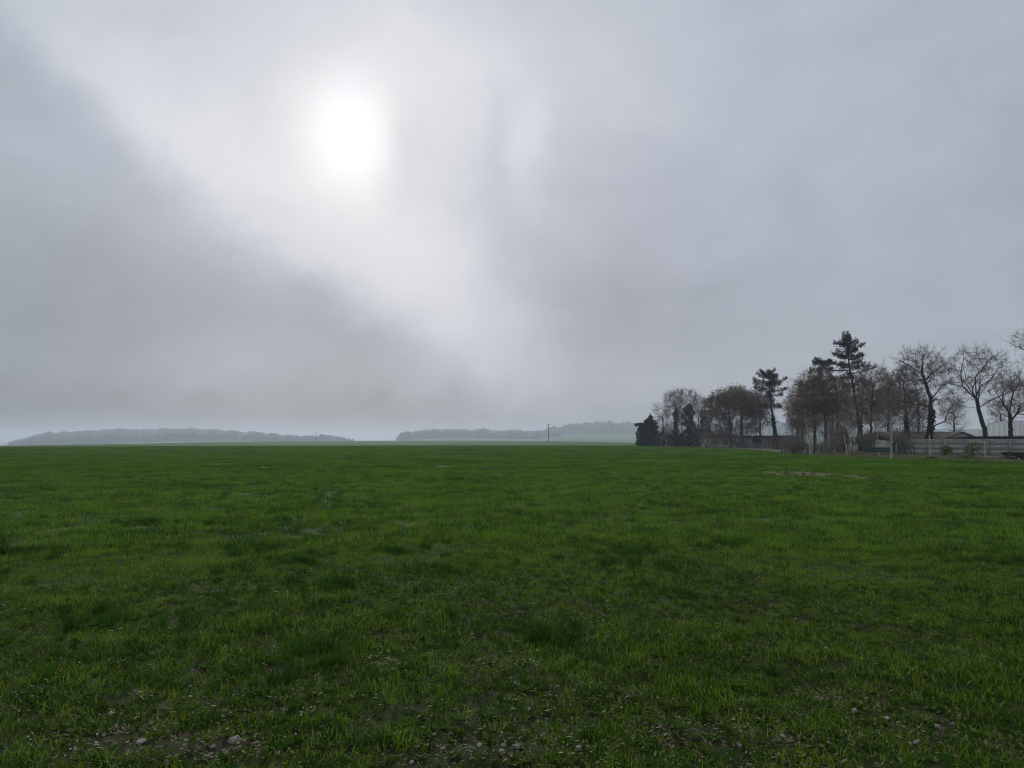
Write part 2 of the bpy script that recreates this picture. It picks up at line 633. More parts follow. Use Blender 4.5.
# verge sheet lying on the field, 1 cm up
def sheet(name, near, far, mat, z, kind='structure'):
    V, Q = [], []
    for (p, a), (p2, b) in zip(near, far):
        A, B = at(p, 446, a), at(p2, 446, b)
        for k in range(9):
            P = A + (B - A) * k / 8
            V.append((P[0], P[1], z))
    for i in range(len(near) - 1):
        for k in range(8):
            a = i * 9 + k
            Q.append((a, a + 9, a + 10, a + 1))
    o = link(name, mesh_np(name, V, Q), mat)
    return tag(o, kind=kind)


near = []
for a, b in zip(EDGE[2:-1], EDGE[3:]):
    for k in range(6):
        f = k / 6
        P = EDGE_W[2:][EDGE[2:].index(a)] * (1 - f) + EDGE_W[2:][EDGE[2:].index(b)] * f
        near.append((px_of(P[0], P[1]), P[1] + random.Random(len(near)).uniform(-.5, .5)))
sheet('verge', near, [(p, 230) for p, _ in near], M['soil_bank'], 0.012)
sheet('path', [(880, 74), (950, 72), (1030, 69), (1150, 62)], [(880, 76.5), (950, 75.5), (1030, 73.5), (1150, 68)], M['gravel'], 0.022)

# ------------------------------------------------------------------ grass
def blade_patch(n, radius, lmin, lmax, wmin, wmax, seed, segs=3, lean=0.45, dry=0.06, clump=1.0, olive=0.0):
    g = np.random.default_rng(seed)
    rr = radius * np.sqrt(g.random(n)) ** clump
    th = g.random(n) * 2 * math.pi
    bx, by = rr * np.cos(th), rr * np.sin(th)
    ln = g.uniform(lmin, lmax, n)
    wd = g.uniform(wmin, wmax, n)
    az = g.random(n) * 2 * math.pi
    le = np.abs(g.normal(0, lean, n))
    curl = g.uniform(.2, 1.4, n)
    fa = az + math.pi / 2 + g.normal(0, .5, n)
    V, Q, T = [], [], []
    t = np.linspace(0, 1, segs + 1)
    rows = []
    for k, tt in enumerate(t):
        # integrate the bend
        ts = np.linspace(0, tt, 6)
        an = le[:, None] + curl[:, None] * ts[None, :] ** 1.5
        step = tt / 5 if tt > 0 else 0
        hx = (np.sin(an).sum(1) - .5 * np.sin(an[:, 0]) - .5 * np.sin(an[:, -1])) * step * ln
        hz = (np.cos(an).sum(1) - .5 * np.cos(an[:, 0]) - .5 * np.cos(an[:, -1])) * step * ln
        px, py, pz = bx + hx * np.cos(az), by + hx * np.sin(az), hz - 0.01
        w = wd * (1 - tt ** 1.8) * .5 if k < segs else wd * 0
        rows.append((px, py, pz, w))
    for k, (px, py, pz, w) in enumerate(rows):
        if k < segs:
            V.append(np.stack([px - w * np.cos(fa), py - w * np.sin(fa), pz], 1))
            V.append(np.stack([px + w * np.cos(fa), py + w * np.sin(fa), pz], 1))
        else:
            V.append(np.stack([px, py, pz], 1))
    V = np.concatenate(V)
    idx = np.arange(n)
    for k in range(segs - 1):
        a = idx + 2 * k * n
        Q.append(np.stack([a, a + n, a + 3 * n, a + 2 * n], 1))
    a = idx + 2 * (segs - 1) * n
    T.append(np.stack([a, a + n, a + 2 * n], 1))
    dm = np.where(g.random(n) < dry, 1, np.where(g.random(n) < olive, 2, 0))
    Q = np.concatenate(Q) if Q else None
    return mesh_np('tuft', V, Q, np.concatenate(T), np.tile(dm, segs - 1) if Q is not None else None, dm)


def scatter(name, pts, rot, scl, idx, meshes, mats, label_kind):
    """points mesh + geometry nodes that set one of MESHES on each point"""
    src = bpy.data.collections.new(name + '_sources')
    for k, me in enumerate(meshes):
        for m in mats:
            me.materials.append(m)
        o = bpy.data.objects.new('%s_source_%02d' % (name, k), me)
        src.objects.link(o)
    me = bpy.data.meshes.new(name)
    me.vertices.add(len(pts))
    me.vertices.foreach_set('co', np.asarray(pts, np.float32).ravel())
    for nm, ty, arr in (('turn', 'FLOAT', rot), ('size', 'FLOAT', scl), ('pick', 'INT', idx)):
        at_ = me.attributes.new(nm, ty, 'POINT')
        at_.data.foreach_set('value', np.asarray(arr, np.float32 if ty == 'FLOAT' else np.int32))
    me.update()
    ob = bpy.data.objects.new(name, me)
    COL.objects.link(ob)
    ng = bpy.data.node_groups.new(name + '_nodes', 'GeometryNodeTree')
    ng.interface.new_socket('Geometry', in_out='INPUT', socket_type='NodeSocketGeometry')
    ng.interface.new_socket('Geometry', in_out='OUTPUT', socket_type='NodeSocketGeometry')
    N, L = ng.nodes, ng.links
    gi, go = N.new('NodeGroupInput'), N.new('NodeGroupOutput')
    ci = N.new('GeometryNodeCollectionInfo')
    ci.inputs['Collection'].default_value = src
    ci.inputs['Separate Children'].default_value = True
    ci.inputs['Reset Children'].default_value = True
    ip = N.new('GeometryNodeInstanceOnPoints')
    ip.inputs['Pick Instance'].default_value = True

    def attr(nm, ty):
        n = N.new('GeometryNodeInputNamedAttribute')
        n.data_type = ty
        n.inputs['Name'].default_value = nm
        return n.outputs['Attribute']
    L.new(gi.outputs[0], ip.inputs['Points'])
    L.new(ci.outputs[0], ip.inputs['Instance'])
    L.new(attr('pick', 'INT'), ip.inputs['Instance Index'])
    cx = N.new('ShaderNodeCombineXYZ')
    L.new(attr('turn', 'FLOAT'), cx.inputs['Z'])
    L.new(cx.outputs[0], ip.inputs['Rotation'])
    L.new(attr('size', 'FLOAT'), ip.inputs['Scale'])
    L.new(ip.outputs[0], go.inputs[0])
    md = ob.modifiers.new('scatter', 'NODES')
    md.node_group = ng
    tag(ob, kind='stuff', label=label_kind)
    return ob


# trodden, stony bare spots in the headland: pixel centre and radius in metres
BARE = [(110, 738, .42), (150, 752, .5), (75, 750, .45), (205, 752, .35), (250, 745, .3), (455, 752, .42), (495, 750, .35), (570, 752, .3), (570, 628, .35),
        (595, 622, .3), (690, 742, .38), (720, 752, .4), (660, 735, .25), (905, 728, .4), (940, 722, .4), (820, 745, .35), (380, 662, .25), (540, 700, .22),
        (300, 700, .25), (780, 735, .25), (420, 765, .4), (620, 700, .2), (830, 700, .2), (1000, 750, .3), (20, 700, .3), (505, 665, .2)]
BARE_W = [(on_ground(a, b)[0], on_ground(a, b)[1], r * .62) for a, b, r in BARE]


def density(x, y):
    r = np.hypot(x, y)
    n = 0.55 * vnoise(x, y, 0.55, 21) + 0.45 * vnoise(x, y, 1.7, 22)
    d = 1.08 + 1.2 * (n - 0.42)
    d = d + 0.6 * sstep(6.5, 12, r)
    for bx, by, br in BARE_W:
        q = ((x - bx) ** 2 + ((y - by) * .75) ** 2) / (br * br)
        d = d - 0.75 * np.exp(-q * 1.2)
    # pale bare patch out in the field
    a = on_ground(815, 475)
    px, py = (x - a[0]) / 1.75, (y - a[1]) / 4.2
    d = d - 3.2 * np.exp(-(px ** 2 + (py + 0.25 * px) ** 2) ** 2) * (.35 + .65 * sstep(.20, .38, vnoise(x, y, 1.3, 55) * .7 + vnoise(x, y, .5, 56) * .3))
    return d


def wedge(n, r0, r1, half):
    r = np.sqrt(rng.random(n) * (r1 * r1 - r0 * r0) + r0 * r0)
    a = (rng.random(n) * 2 - 1) * half
    return r * np.sin(a), r * np.cos(a)


def grass_zone(name, r0, r1, per_m2, half, meshes, mats, label, smin, smax, zoff=0.0):
    area = half * (r1 * r1 - r0 * r0)
    n = int(area * per_m2)
    x, y = wedge(n, r0, r1, half)
    keep = (rng.random(n) < density(x, y)) & ~behind_edge(x, y)
    x, y = x[keep], y[keep]
    big = .5 * vnoise(x, y, 1.1, 31) + .35 * vnoise(x, y, .4, 32) + .30 * (vnoise(x * .12, y, 1.6 + .04 * r0, 33) - .25)
    r = np.hypot(x, y)
    scl = rng.uniform(smin, smax, len(x)) * (0.50 + 1.0 * big)
    z = terrain(x, y) + zoff
    return scatter(name, np.stack([x, y, z], 1), rng.random(len(x)) * 6.283, scl, rng.integers(0, len(meshes), len(x)), meshes, mats, label)


M['blade_shade'] = leafy('painted_shade_blade', (0.022, 0.068, 0.006), (0.050, 0.120, 0.010), 0.5, 0.35, 0.3, rough=.8)  # darker crop green: the clumps' own shadow put into the colour
M['blade_olive'] = leafy('olive_blade', (0.060, 0.095, 0.005), (0.190, 0.235, 0.026), 0.6, 0.42, 0.42, rough=.6, spec=.10)
GM = [M['blade'], M['blade_dry'], M['blade_olive']]
near_m = [blade_patch(34, 0.095, .022, .078, .0040, .0090, 100 + k, 3, .68, .08, 1.0, .36) for k in range(12)]
grass_zone('grass', 2.0, 13.5, 165, R(68), near_m, GM, 'short green winter crop growing in thin tufts at the near edge of the field', .8, 1.25)
mid_m = [blade_patch(70, 0.22, .06, .14, .006, .012, 200 + k, 3, .5, .03, 1.0, .15) for k in range(8)]
grass_zone('grass', 12.5, 42, 20, R(52), mid_m, GM, 'dense green winter crop covering the middle of the field', .8, 1.25)
far_m = [blade_patch(150, 0.8, .08, .16, .018, .034, 300 + k, 2, .45, .0) for k in range(6)]
grass_zone('grass', 40, 190, 1.5, R(46), far_m, [M['blade_far'], M['blade_dry']], 'even green crop reaching to the crest of the field', .9, 1.15)

# taller tufts with their self-shadow painted in as darker blades, at their pixel places
def tall_tufts():
    x, y = [], []
    spots = [(50, 551, 1.5), (130, 525, .6), (215, 525, .8), (235, 552, .5), (300, 560, .5), (440, 568, .7), (395, 553, .4), (30, 478, .8), (700, 465, .5), (325, 655, .3),
             (470, 480, 1.5), (380, 478, 1.6), (620, 552, .5), (995, 563, .6), (735, 545, .5), (640, 565, .5), (90, 620, .35), (335, 588, .5), (540, 640, .3)]
    for (px, py, wd) in spots:
        g = on_ground(px, py)
        n = int(10 + 14 * wd)
        for _ in range(n):
            x.append(g[0] + rng.normal(0, wd * .5))
            y.append(g[1] + rng.normal(0, .16 + .004 * g[1]))
    n = 2600
    xx, yy = wedge(n, 5.5, 48, R(40))
    cl = vnoise(xx, yy * .35, 1.6, 77) > .60
    xx, yy = xx[cl], yy[cl]
    x = np.array(x + list(xx))
    y = np.array(y + list(yy))
    k = ~behind_edge(x, y)
    x, y = x[k], y[k]
    ms = [blade_patch(46, 0.08, .09, .165, .006, .010, 400 + k, 3, .34, .02) for k in range(6)]
    scatter('grass_tuft', np.stack([x, y, terrain(x, y)], 1), rng.random(len(x)) * 6.28, rng.uniform(.75, 1.2, len(x)), rng.integers(0, 6, len(x)), ms,
            [M['blade_shade'], M['blade_dry']], 'taller tufts standing out of the crop, self-shadow painted in as dark green')


tall_tufts()


# small broad leaved weeds in the headland
def weed_mesh(seed):
    g = np.random.default_rng(seed)
    V, Q = [], []
    for k in range(9):
        a = g.random() * 6.28
        l = g.uniform(.025, .06)
        w = l * g.uniform(.35, .55)
        up = g.uniform(.1, .9)
        d = np.array([math.cos(a) * math.cos(up), math.sin(a) * math.cos(up), math.sin(up)])
        s = np.array([-math.sin(a), math.cos(a), 0])
        o = np.array([0, 0, .005])
        b = len(V)
        V += [o + d * l * .15, o + d * l * .55 + s * w * .5, o + d * l - np.array([0, 0, .2 * l]), o + d * l * .55 - s * w * .5]
        Q.append((b, b + 1, b + 2, b + 3))
    return mesh_np('weed', V, Q)


n = 13500
x, y = wedge(n, 2.5, 10, R(66))
scatter('weeds', np.stack([x, y, terrain(x, y)], 1), rng.random(n) * 6.28, rng.uniform(.6, 1.3, n), rng.integers(0, 6, n), [weed_mesh(500 + k) for k in range(6)], [M['weed']],
        'small broad leaved weeds between the thin crop tufts')


# straw and leaf litter on bare soil; the even spread also imitates highlights
def litter_mesh(seed):
    g = np.random.default_rng(seed)
    V, Q = [], []
    for k in range(5):
        a = g.random() * 6.28
        l, w = g.uniform(.008, .030), g.uniform(.004, .011)
        o = np.array([g.normal(0, .05), g.normal(0, .05), g.uniform(.006, .030)])
        d = np.array([math.cos(a), math.sin(a), g.normal(0, .3)])
        s = np.array([-math.sin(a), math.cos(a), g.normal(0, .4)])
        b = len(V)
        V += [o - d * l * .5 - s * w * .3, o + s * w * .5 * -1, o + d * l * .5, o + s * w * .5]
        Q.append((b, b + 1, b + 2, b + 3))
    return mesh_np('litter', V, Q)


n = 2800
x, y = wedge(n, 2.8, 11, R(42))
ex = [np.array([bx + rng.normal(0, br * .9, 40), by + rng.normal(0, br * 1.0, 40)]) for bx, by, br in BARE_W]
x = np.concatenate([x] + [e[0] for e in ex])
y = np.concatenate([y] + [e[1] for e in ex])
scatter('straw_litter', np.stack([x, y, terrain(x, y)], 1), rng.random(len(x)) * 6.28, rng.uniform(.6, 1.7, len(x)), rng.integers(0, 6, len(x)), [litter_mesh(600 + k) for k in range(6)],
        [M['blade_dry']], 'bits of pale straw and dead leaf on the soil, also imitating leaf highlights')

# dry grass on the verge by the fence
dg = [blade_patch(60, 0.30, .12, .42, .010, .020, 700 + k, 3, .5, .45) for k in range(6)]
xs, ys = [], []
for _ in range(9000):
    p = rng.uniform(775, 1150)
    Y = rng.uniform(44, 92)
    q = at(p, 446, Y)
    e = np.interp(p, [e[0] for e in EDGE], [e[1] for e in EDGE])
    if Y > e - .6 and (Y < e + 7 or rng.random() < .35):
        if 880 < p and np.interp(p, [880, 1030, 1150], [74, 69, 62]) < Y < np.interp(p, [880, 1030, 1150], [76.5, 73.5, 68]):
            if rng.random() < .92:
                continue
        xs.append(q[0])
        ys.append(Y)
xs, ys = np.array(xs), np.array(ys)
M['verge_blade'] = leafy('verge_blade', (0.07, 0.085, 0.030), (0.15, 0.14, 0.06), 0.5, 0.3, 0.3)
M['verge_dry'] = leafy('verge_dry_blade', (0.20, 0.17, 0.10), (0.32, 0.28, 0.18), 0.5, 0.3, 0.3)
scatter('dry_grass', np.stack([xs, ys, np.full(len(xs), .01)], 1), rng.random(len(xs)) * 6.28, rng.uniform(.45, 1.0, len(xs)), rng.integers(0, 6, len(xs)), dg,
        [M['verge_blade'], M['verge_dry']], 'straggly yellowish grass along the fence at the field edge')

# ------------------------------------------------------------------ stones
def stone_mesh(seed):
    g = np.random.default_rng(seed)
    import bmesh
    bm = bmesh.new()
    bmesh.ops.create_icosphere(bm, subdivisions=2, radius=.5)
    ax = g.uniform(.55, 1.0, 3) * np.array([1, .8, .55])
    dirs = g.normal(0, 1, (7, 3))
    dirs /= np.linalg.norm(dirs, axis=1)[:, None]
    cut = g.uniform(.26, .45, 7)
    for v in bm.verts:
        p = np.array(v.co)
        for d, c in zip(dirs, cut):
            k = p @ d
            if k > c:
                p = p - d * (k - c) * .85
        v.co = p * ax * 1.25
    me = bpy.data.meshes.new('stone')
    bm.to_mesh(me)
    bm.free()
    me.materials.append(M['stone'])
    return me


SM = [stone_mesh(800 + k) for k in range(8)]


def stone(x, y, size, label):
    o = bpy.data.objects.new('stone', SM[int(rng.integers(0, 8))])
    o.location = (x, y, float(terrain(x, y)) + size * .14)
    o.scale = (size,) * 3
    o.rotation_euler = (rng.normal(0, .25), rng.normal(0, .25), rng.random() * 6.28)
    COL.objects.link(o)
    tag(o, label, 'stone', 'pale stones scattered over the near soil')
    return o


BIG = [(234, 747, .075, 'largest pale flat stone on bare soil at the lower left'), (141, 748, .06, 'tan oblong stone on the bare soil left of the largest stone'),
       (205, 764, .055, 'tan stone at the bottom edge below the largest stone'), (501, 755, .045, 'round whitish stone near the bottom middle'),
       (518, 750, .05, 'slim slanting whitish stone beside the round one at bottom middle'), (579, 751, .06, 'greyish stone by the bare soil right of the bottom middle'),
       (443, 749, .05, 'flat pale stone on the bare soil left of the bottom middle'), (855, 711, .055, 'pale stone lying among grass at the lower right')]
for px, py, s, lb in BIG:
    g = on_ground(px, py)
    stone(g[0], g[1], s, lb)
SMALL = [(104, 738), (75, 754), (62, 747), (110, 718), (462, 666), (479, 662), (515, 665), (631, 704), (666, 740), (706, 746), (783, 736), (917, 741), (937, 722), (955, 721), (741, 752),
         (560, 625), (590, 620), (548, 637), (376, 658), (537, 652), (300, 629), (118, 606), (190, 700), (660, 730), (690, 752), (845, 762), (985, 742)]
SLAB = 'small pale stone half hidden among the thin crop'
for px, py in SMALL:
    g = on_ground(px, py)
    stone(g[0], g[1], rng.uniform(.03, .05), SLAB)
for _ in range(70):
    if rng.random() < .6:
        bx, by, br = BARE_W[int(rng.integers(0, len(BARE_W)))]
        px, py = bx + rng.normal(0, br * .7), by + rng.normal(0, br * .7)
    else:
        a, b = wedge(1, 3.4, 7.5, R(33))
        px, py = float(a[0]), float(b[0])
    if py < 3.55 or abs(px / py) > .62:
        continue
    stone(px, py, rng.uniform(.018, .042), SLAB)

# ------------------------------------------------------------------ trees
def tubes(P, Rr, S):
    """P (n,k,3) centre lines, Rr (n,k) radii -> verts, quads"""
    n, k, _ = P.shape
    T = np.gradient(P, axis=1)
    T /= np.linalg.norm(T, axis=2, keepdims=True) + 1e-9
    ref = np.where(np.abs(T[..., :1]) < .8, np.array([1., 0, 0]), np.array([0, 1., 0]))
    U = np.cross(T, ref)
    U /= np.linalg.norm(U, axis=2, keepdims=True) + 1e-9
    W = np.cross(T, U)
    an = np.arange(S) * 2 * math.pi / S
    V = P[:, :, None, :] + Rr[:, :, None, None] * (np.cos(an)[None, None, :, None] * U[:, :, None, :] + np.sin(an)[None, None, :, None] * W[:, :, None, :])
    base = (np.arange(n) * k * S)[:, None, None]
    i, j = np.meshgrid(np.arange(k - 1), np.arange(S), indexing='ij')
    j2 = (j + 1) % S
    f = np.stack([i * S + j, i * S + j2, (i + 1) * S + j2, (i + 1) * S + j], -1).reshape(1, -1, 4)
    return V.reshape(-1, 3), (f + base).reshape(-1, 4)


def resample(pts, n):
    pts = np.asarray(pts, float)
    d = np.concatenate([[0], np.cumsum(np.linalg.norm(np.diff(pts, axis=0), axis=1))])
    t = np.linspace(0, d[-1], n)
    # smooth through the control points
    out = np.stack([np.interp(t, d, pts[:, k]) for k in range(3)], 1)
    for _ in range(2):
        out[1:-1] = (out[:-2] + 2 * out[1:-1] + out[2:]) / 4
    return out


def ellipsoid_pts(g, ells, n, shell=2.0):
    w = np.array([e[6] if len(e) > 6 else e[3] * e[4] * e[5] for e in ells])
    k = g.choice(len(ells), n, p=w / w.sum())
    d = g.normal(0, 1, (n, 3))
    d /= np.linalg.norm(d, axis=1)[:, None]
    r = g.random(n) ** (1 / (3 + shell * .5))
    # lumpy outline
    lump = 0.72 + 0.62 * vnoise(d[:, 0] * 3.2 + d[:, 1] * 2 + 40 + k * 7, d[:, 2] * 3.2 + 40, 1.0, int(g.integers(0, 999)))
    E = np.array([e[:6] for e in ells])[k]
    return E[:, :3] + d * (r * lump)[:, None] * E[:, 3:6]


def greedy_tree(g, trunk, start_frac, targets, c=0.35, up=.15, tip_r=.012, exp=.5, max_r=None, droop=0.0, n_main=0):
    """connect TARGETS to the trunk polyline; returns chains (n,4,3), radii (n,4), node tips"""
    T = len(targets)
    NN = len(trunk) + 3 * T
    pos = np.zeros((NN, 3))
    par = np.full(NN, -1)
    plen = np.zeros(NN)
    dirs = np.zeros((NN, 3))
    nt = len(trunk)
    pos[:nt] = trunk
    seg = np.linalg.norm(np.diff(trunk, axis=0), axis=1)
    plen[1:nt] = np.cumsum(seg) * .4
    par[1:nt] = np.arange(nt - 1)
    dirs[:nt] = np.gradient(trunk, axis=0)
    dirs[:nt] /= np.linalg.norm(dirs[:nt], axis=1)[:, None] + 1e-9
    s0 = int(nt * start_frac)
    D = np.min(np.linalg.norm(targets[:, None, :] - trunk[None, s0:, :], axis=2), axis=1)
    order = np.argsort(D + g.normal(0, .12 * D.mean(), T))
    if n_main:
        # the leading limbs first: targets far from the trunk and far from each other
        far = np.where(D > np.quantile(D, .55))[0]
        pick = [far[int(g.integers(0, len(far)))]]
        for _ in range(n_main - 1):
            dd = np.min(np.linalg.norm(targets[far][:, None] - targets[pick][None], axis=2), axis=1)
            pick.append(far[int(np.argmax(dd * g.uniform(.7, 1, len(far))))])
        fill = np.array([k for k in range(T) if k not in set(pick)])
        L0 = np.concatenate([trunk[-1][None] * (1 - f) + targets[pick] * f for f in (0, .25, .5, .75, 1)])
        D2 = np.min(np.linalg.norm(targets[fill][:, None] - L0[None], axis=2), axis=1)
        order = np.concatenate([np.array(pick), fill[np.argsort(D2 + g.normal(0, .12 * D2.mean(), len(fill)))]])
    cnt_n = nt
    chains = np.zeros((T, 4), int)
    for k, ti in enumerate(order):
        a = targets[ti]
        v = a - pos[s0:cnt_n]
        d = np.linalg.norm(v, axis=1)
        fwd = (v * dirs[s0:cnt_n]).sum(1) / (d + 1e-6)
        cost = d * (1.15 - .35 * fwd) + (c if n_main == 0 else (.14 if k >= n_main else c * 1.6)) * plen[s0:cnt_n] + .6 * np.maximum(-v[:, 2] - droop * d, 0)
        i = s0 + int(np.argmin(cost))
        p = pos[i]
        L = np.linalg.norm(a - p)
        m = p * .45 + a * .55 + (dirs[i] * .22 + np.array([0, 0, -up])) * L + g.normal(0, .05 if k >= n_main else .10, 3) * L
        chains[k, 0] = i
        prev = i
        for q, t in enumerate((.34, .68, 1.0)):
            pt = (1 - t) ** 2 * p + 2 * t * (1 - t) * m + t * t * a
            if t < 1:
                pt = pt + g.normal(0, .035 if k >= n_main else .05, 3) * L
            j = cnt_n
            pos[j] = pt
            par[j] = prev
            plen[j] = plen[prev] + np.linalg.norm(pt - pos[prev])
            dd = pt - pos[prev]
            dirs[j] = dd / (np.linalg.norm(dd) + 1e-9)
            chains[k, q + 1] = j
            prev = j
            cnt_n += 1
    cnt = np.zeros(NN)
    cnt[chains[:, 3]] = 1
    for j in range(NN - 1, nt - 1, -1):
        cnt[par[j]] += cnt[j]
    rad = tip_r * np.maximum(cnt, 1) ** exp
    if max_r:
        rad = np.minimum(rad, max_r)
    P = pos[chains]
    Rr = rad[chains]
    Rr[:, 0] = Rr[:, 1]
    Rr[:, 3] *= np.where(cnt[chains[:, 3]] <= 1, .6, 1)
    return P, Rr, pos[nt:], dirs[nt:], cnt[nt:]


def twig_tris(g, pos, dirs, cnt, per, lmin, lmax, w, up=.25, spread=.75, maxcnt=3):
    k = np.where(cnt <= maxcnt)[0]
    k = np.repeat(k, int(per)) if per == int(per) and per > 0 else g.choice(k, int(len(k) * per))
    n = len(k)
    d = dirs[k] * .8 + g.normal(0, spread, (n, 3)) + np.array([0, 0, up])
    d /= np.linalg.norm(d, axis=1)[:, None]
    L = g.uniform(lmin, lmax, n)[:, None]
    s = np.cross(d, g.normal(0, 1, (n, 3)))
    s /= np.linalg.norm(s, axis=1)[:, None] + 1e-9
    p = pos[k]
    V = [p - s * w * .5, p + s * w * .5, p + d * L]
    # a side twig half way
    d2 = d + g.normal(0, .55, (n, 3))
    d2 /= np.linalg.norm(d2, axis=1)[:, None]
    q = p + d * L * g.uniform(.25, .65, (n, 1))
    V += [q - s * w * .35, q + s * w * .35, q + d2 * L * .6]
    V = np.stack(V, 1).reshape(-1, 3)
    return V, np.arange(len(V)).reshape(-1, 3)


def cards(g, pts, size, aspect=.6, droop=0.0):
    n = len(pts)
    d = g.normal(0, 1, (n, 3))
    d[:, 2] -= droop
    d /= np.linalg.norm(d, axis=1)[:, None]
    s = np.cross(d, g.normal(0, 1, (n, 3)))
    s /= np.linalg.norm(s, axis=1)[:, None]
    L = (g.uniform(.6, 1.3, n) * size)[:, None]
    V = np.stack([pts - d * L * .5, pts + s * L * aspect * .5, pts + d * L * .5, pts - s * L * aspect * .5], 1).reshape(-1, 3)
    return V, np.arange(len(V)).reshape(-1, 4)


class Soup:
    def __init__(self):
        self.V, self.Q, self.T, self.QM, self.TM, self.n = [], [], [], [], [], 0

    def q(self, VQ, m=0):
        V, Q = VQ
        self.V.append(V)
        self.Q.append(Q + self.n)
        self.QM.append(np.full(len(Q), m))
        self.n += len(V)

    def t(self, VT, m=0):
        V, T = VT
        self.V.append(V)
        self.T.append(T + self.n)
        self.TM.append(np.full(len(T), m))
        self.n += len(V)

    def build(self, name, mats, parent):
        me = mesh_np(name, np.concatenate(self.V), np.concatenate(self.Q) if self.Q else None, np.concatenate(self.T) if self.T else None,
                     np.concatenate(self.QM) if self.QM else None, np.concatenate(self.TM) if self.TM else None)
        return link(name, me, mats, parent)


def frame(px, Y, py=None):
    """base point on the ground below pixel column px at distance Y, and a pixel -> local converter"""
    b = at(px, 446, Y)
    z0 = float(terrain(b[0], b[1]))
    base = np.array([b[0], b[1], z0])

    def loc(x, y, dy=0.0):
        q = at(x, y, Y)
        return np.array([q[0] - base[0], dy, q[2] - base[2]])
    return base, loc, Y / F


def to_ells(loc, s, ells):
    out = []
    for e in ells:
        c = loc(e[0], e[1], (e[4] if len(e) > 4 else 0) * s)
        rx, rz = e[2] * s, e[3] * s
        out.append((c[0], c[1], c[2], rx, max(rx * .9, .8), rz))
    return out


def trunk_mesh(trunk, r0, r1, flare=1.35):
    n = len(trunk)
    t = np.linspace(0, 1, n)
    r = r0 + (r1 - r0) * t ** .8
    r = r * (1 + (flare - 1) * np.exp(-t * 14))
    return tubes(trunk[None], r[None], 9)


def bare_tree(px, Y, label, cat, trunk_px, r0, r1, ells, n_t, seed, start=.45, bark='bark', twig='twig', per=4, tw=(.35, .9), tw_w=.022, c=.35, up=.12, tip=.013,
              exp=.5, leaves=None, ivy=None, group=None, name='tree', shell=1.0, spread=.8, od=1.0, n_main=0):
    g = np.random.default_rng(seed)
    base, loc, s = frame(px, Y)
    root = empty(name, base, label, cat, group)
    tr = [np.array([0, 0, -.15])] + [loc(*p) for p in trunk_px]
    trunk = resample(tr, 22)
    trunk[1:, 1] += np.cumsum(g.normal(0, .04, 21))
    trunk[1:-1, 0] += g.normal(0, .03, 20)
    k = Soup()
    k.q(trunk_mesh(trunk, r0, r1))
    k.build('trunk', M[bark], root)
    E = to_ells(loc, s, ells)
    tg = ellipsoid_pts(g, E, n_t, shell)
    tg[:, 2] = np.maximum(tg[:, 2], .6)
    P, Rr, pos, dirs, cnt = greedy_tree(g, trunk, start, tg, c, up, tip, exp, r0 * .62, n_main=n_main)
    cr = Soup()
    area = sum(math.pi * e[3] * e[5] for e in E) * .65
    per = od * area / (max(1, (cnt <= 3).sum()) * tw_w * (tw[0] + tw[1]) * .25 * 1.5) + .013
    big = Rr[:, 1] > .05
    if big.any():
        cr.q(tubes(P[big], Rr[big], 6), 0)
    cr.q(tubes(P[~big], Rr[~big], 3), 1)
    cr.t(twig_tris(g, pos, dirs, cnt, per, tw[0], tw[1], tw_w, spread=spread), 1)
    mats = [M[bark], M[twig]]
    if leaves:
        m, nn, size = leaves
        i = g.integers(0, len(pos), nn)
        pts = pos[i] + g.normal(0, .45, (nn, 3))
        cr.q(cards(g, pts, size), 2)
        mats.append(M[m])
    cr.build('crown', mats, root)
    if ivy:
        ytop, w0, w1, nn = ivy      # pixel height of its top, half widths in m at base / top, leaves
        zt = loc(px, ytop)[2]
        zz = g.random(nn) * zt
        f = zz / zt
        cx = np.interp(zz, trunk[:, 2], trunk[:, 0])
        cy = np.interp(zz, trunk[:, 2], trunk[:, 1])
        th = g.random(nn) * 6.283
        wd = (w0 + (w1 - w0) * f) * (.25 + 1.35 * vnoise(zz, np.cos(th) * 1.2 + seed, .8, seed)) * np.sqrt(np.clip((1 - f) * 6, .1, 1))
        rr = wd * g.random(nn) ** .5
        iv = Soup()
        iv.q(cards(g, np.stack([cx + rr * np.cos(th), cy + rr * np.sin(th), zz], 1), .30))
        iv.build('ivy', M['ivy'], root)
    return root


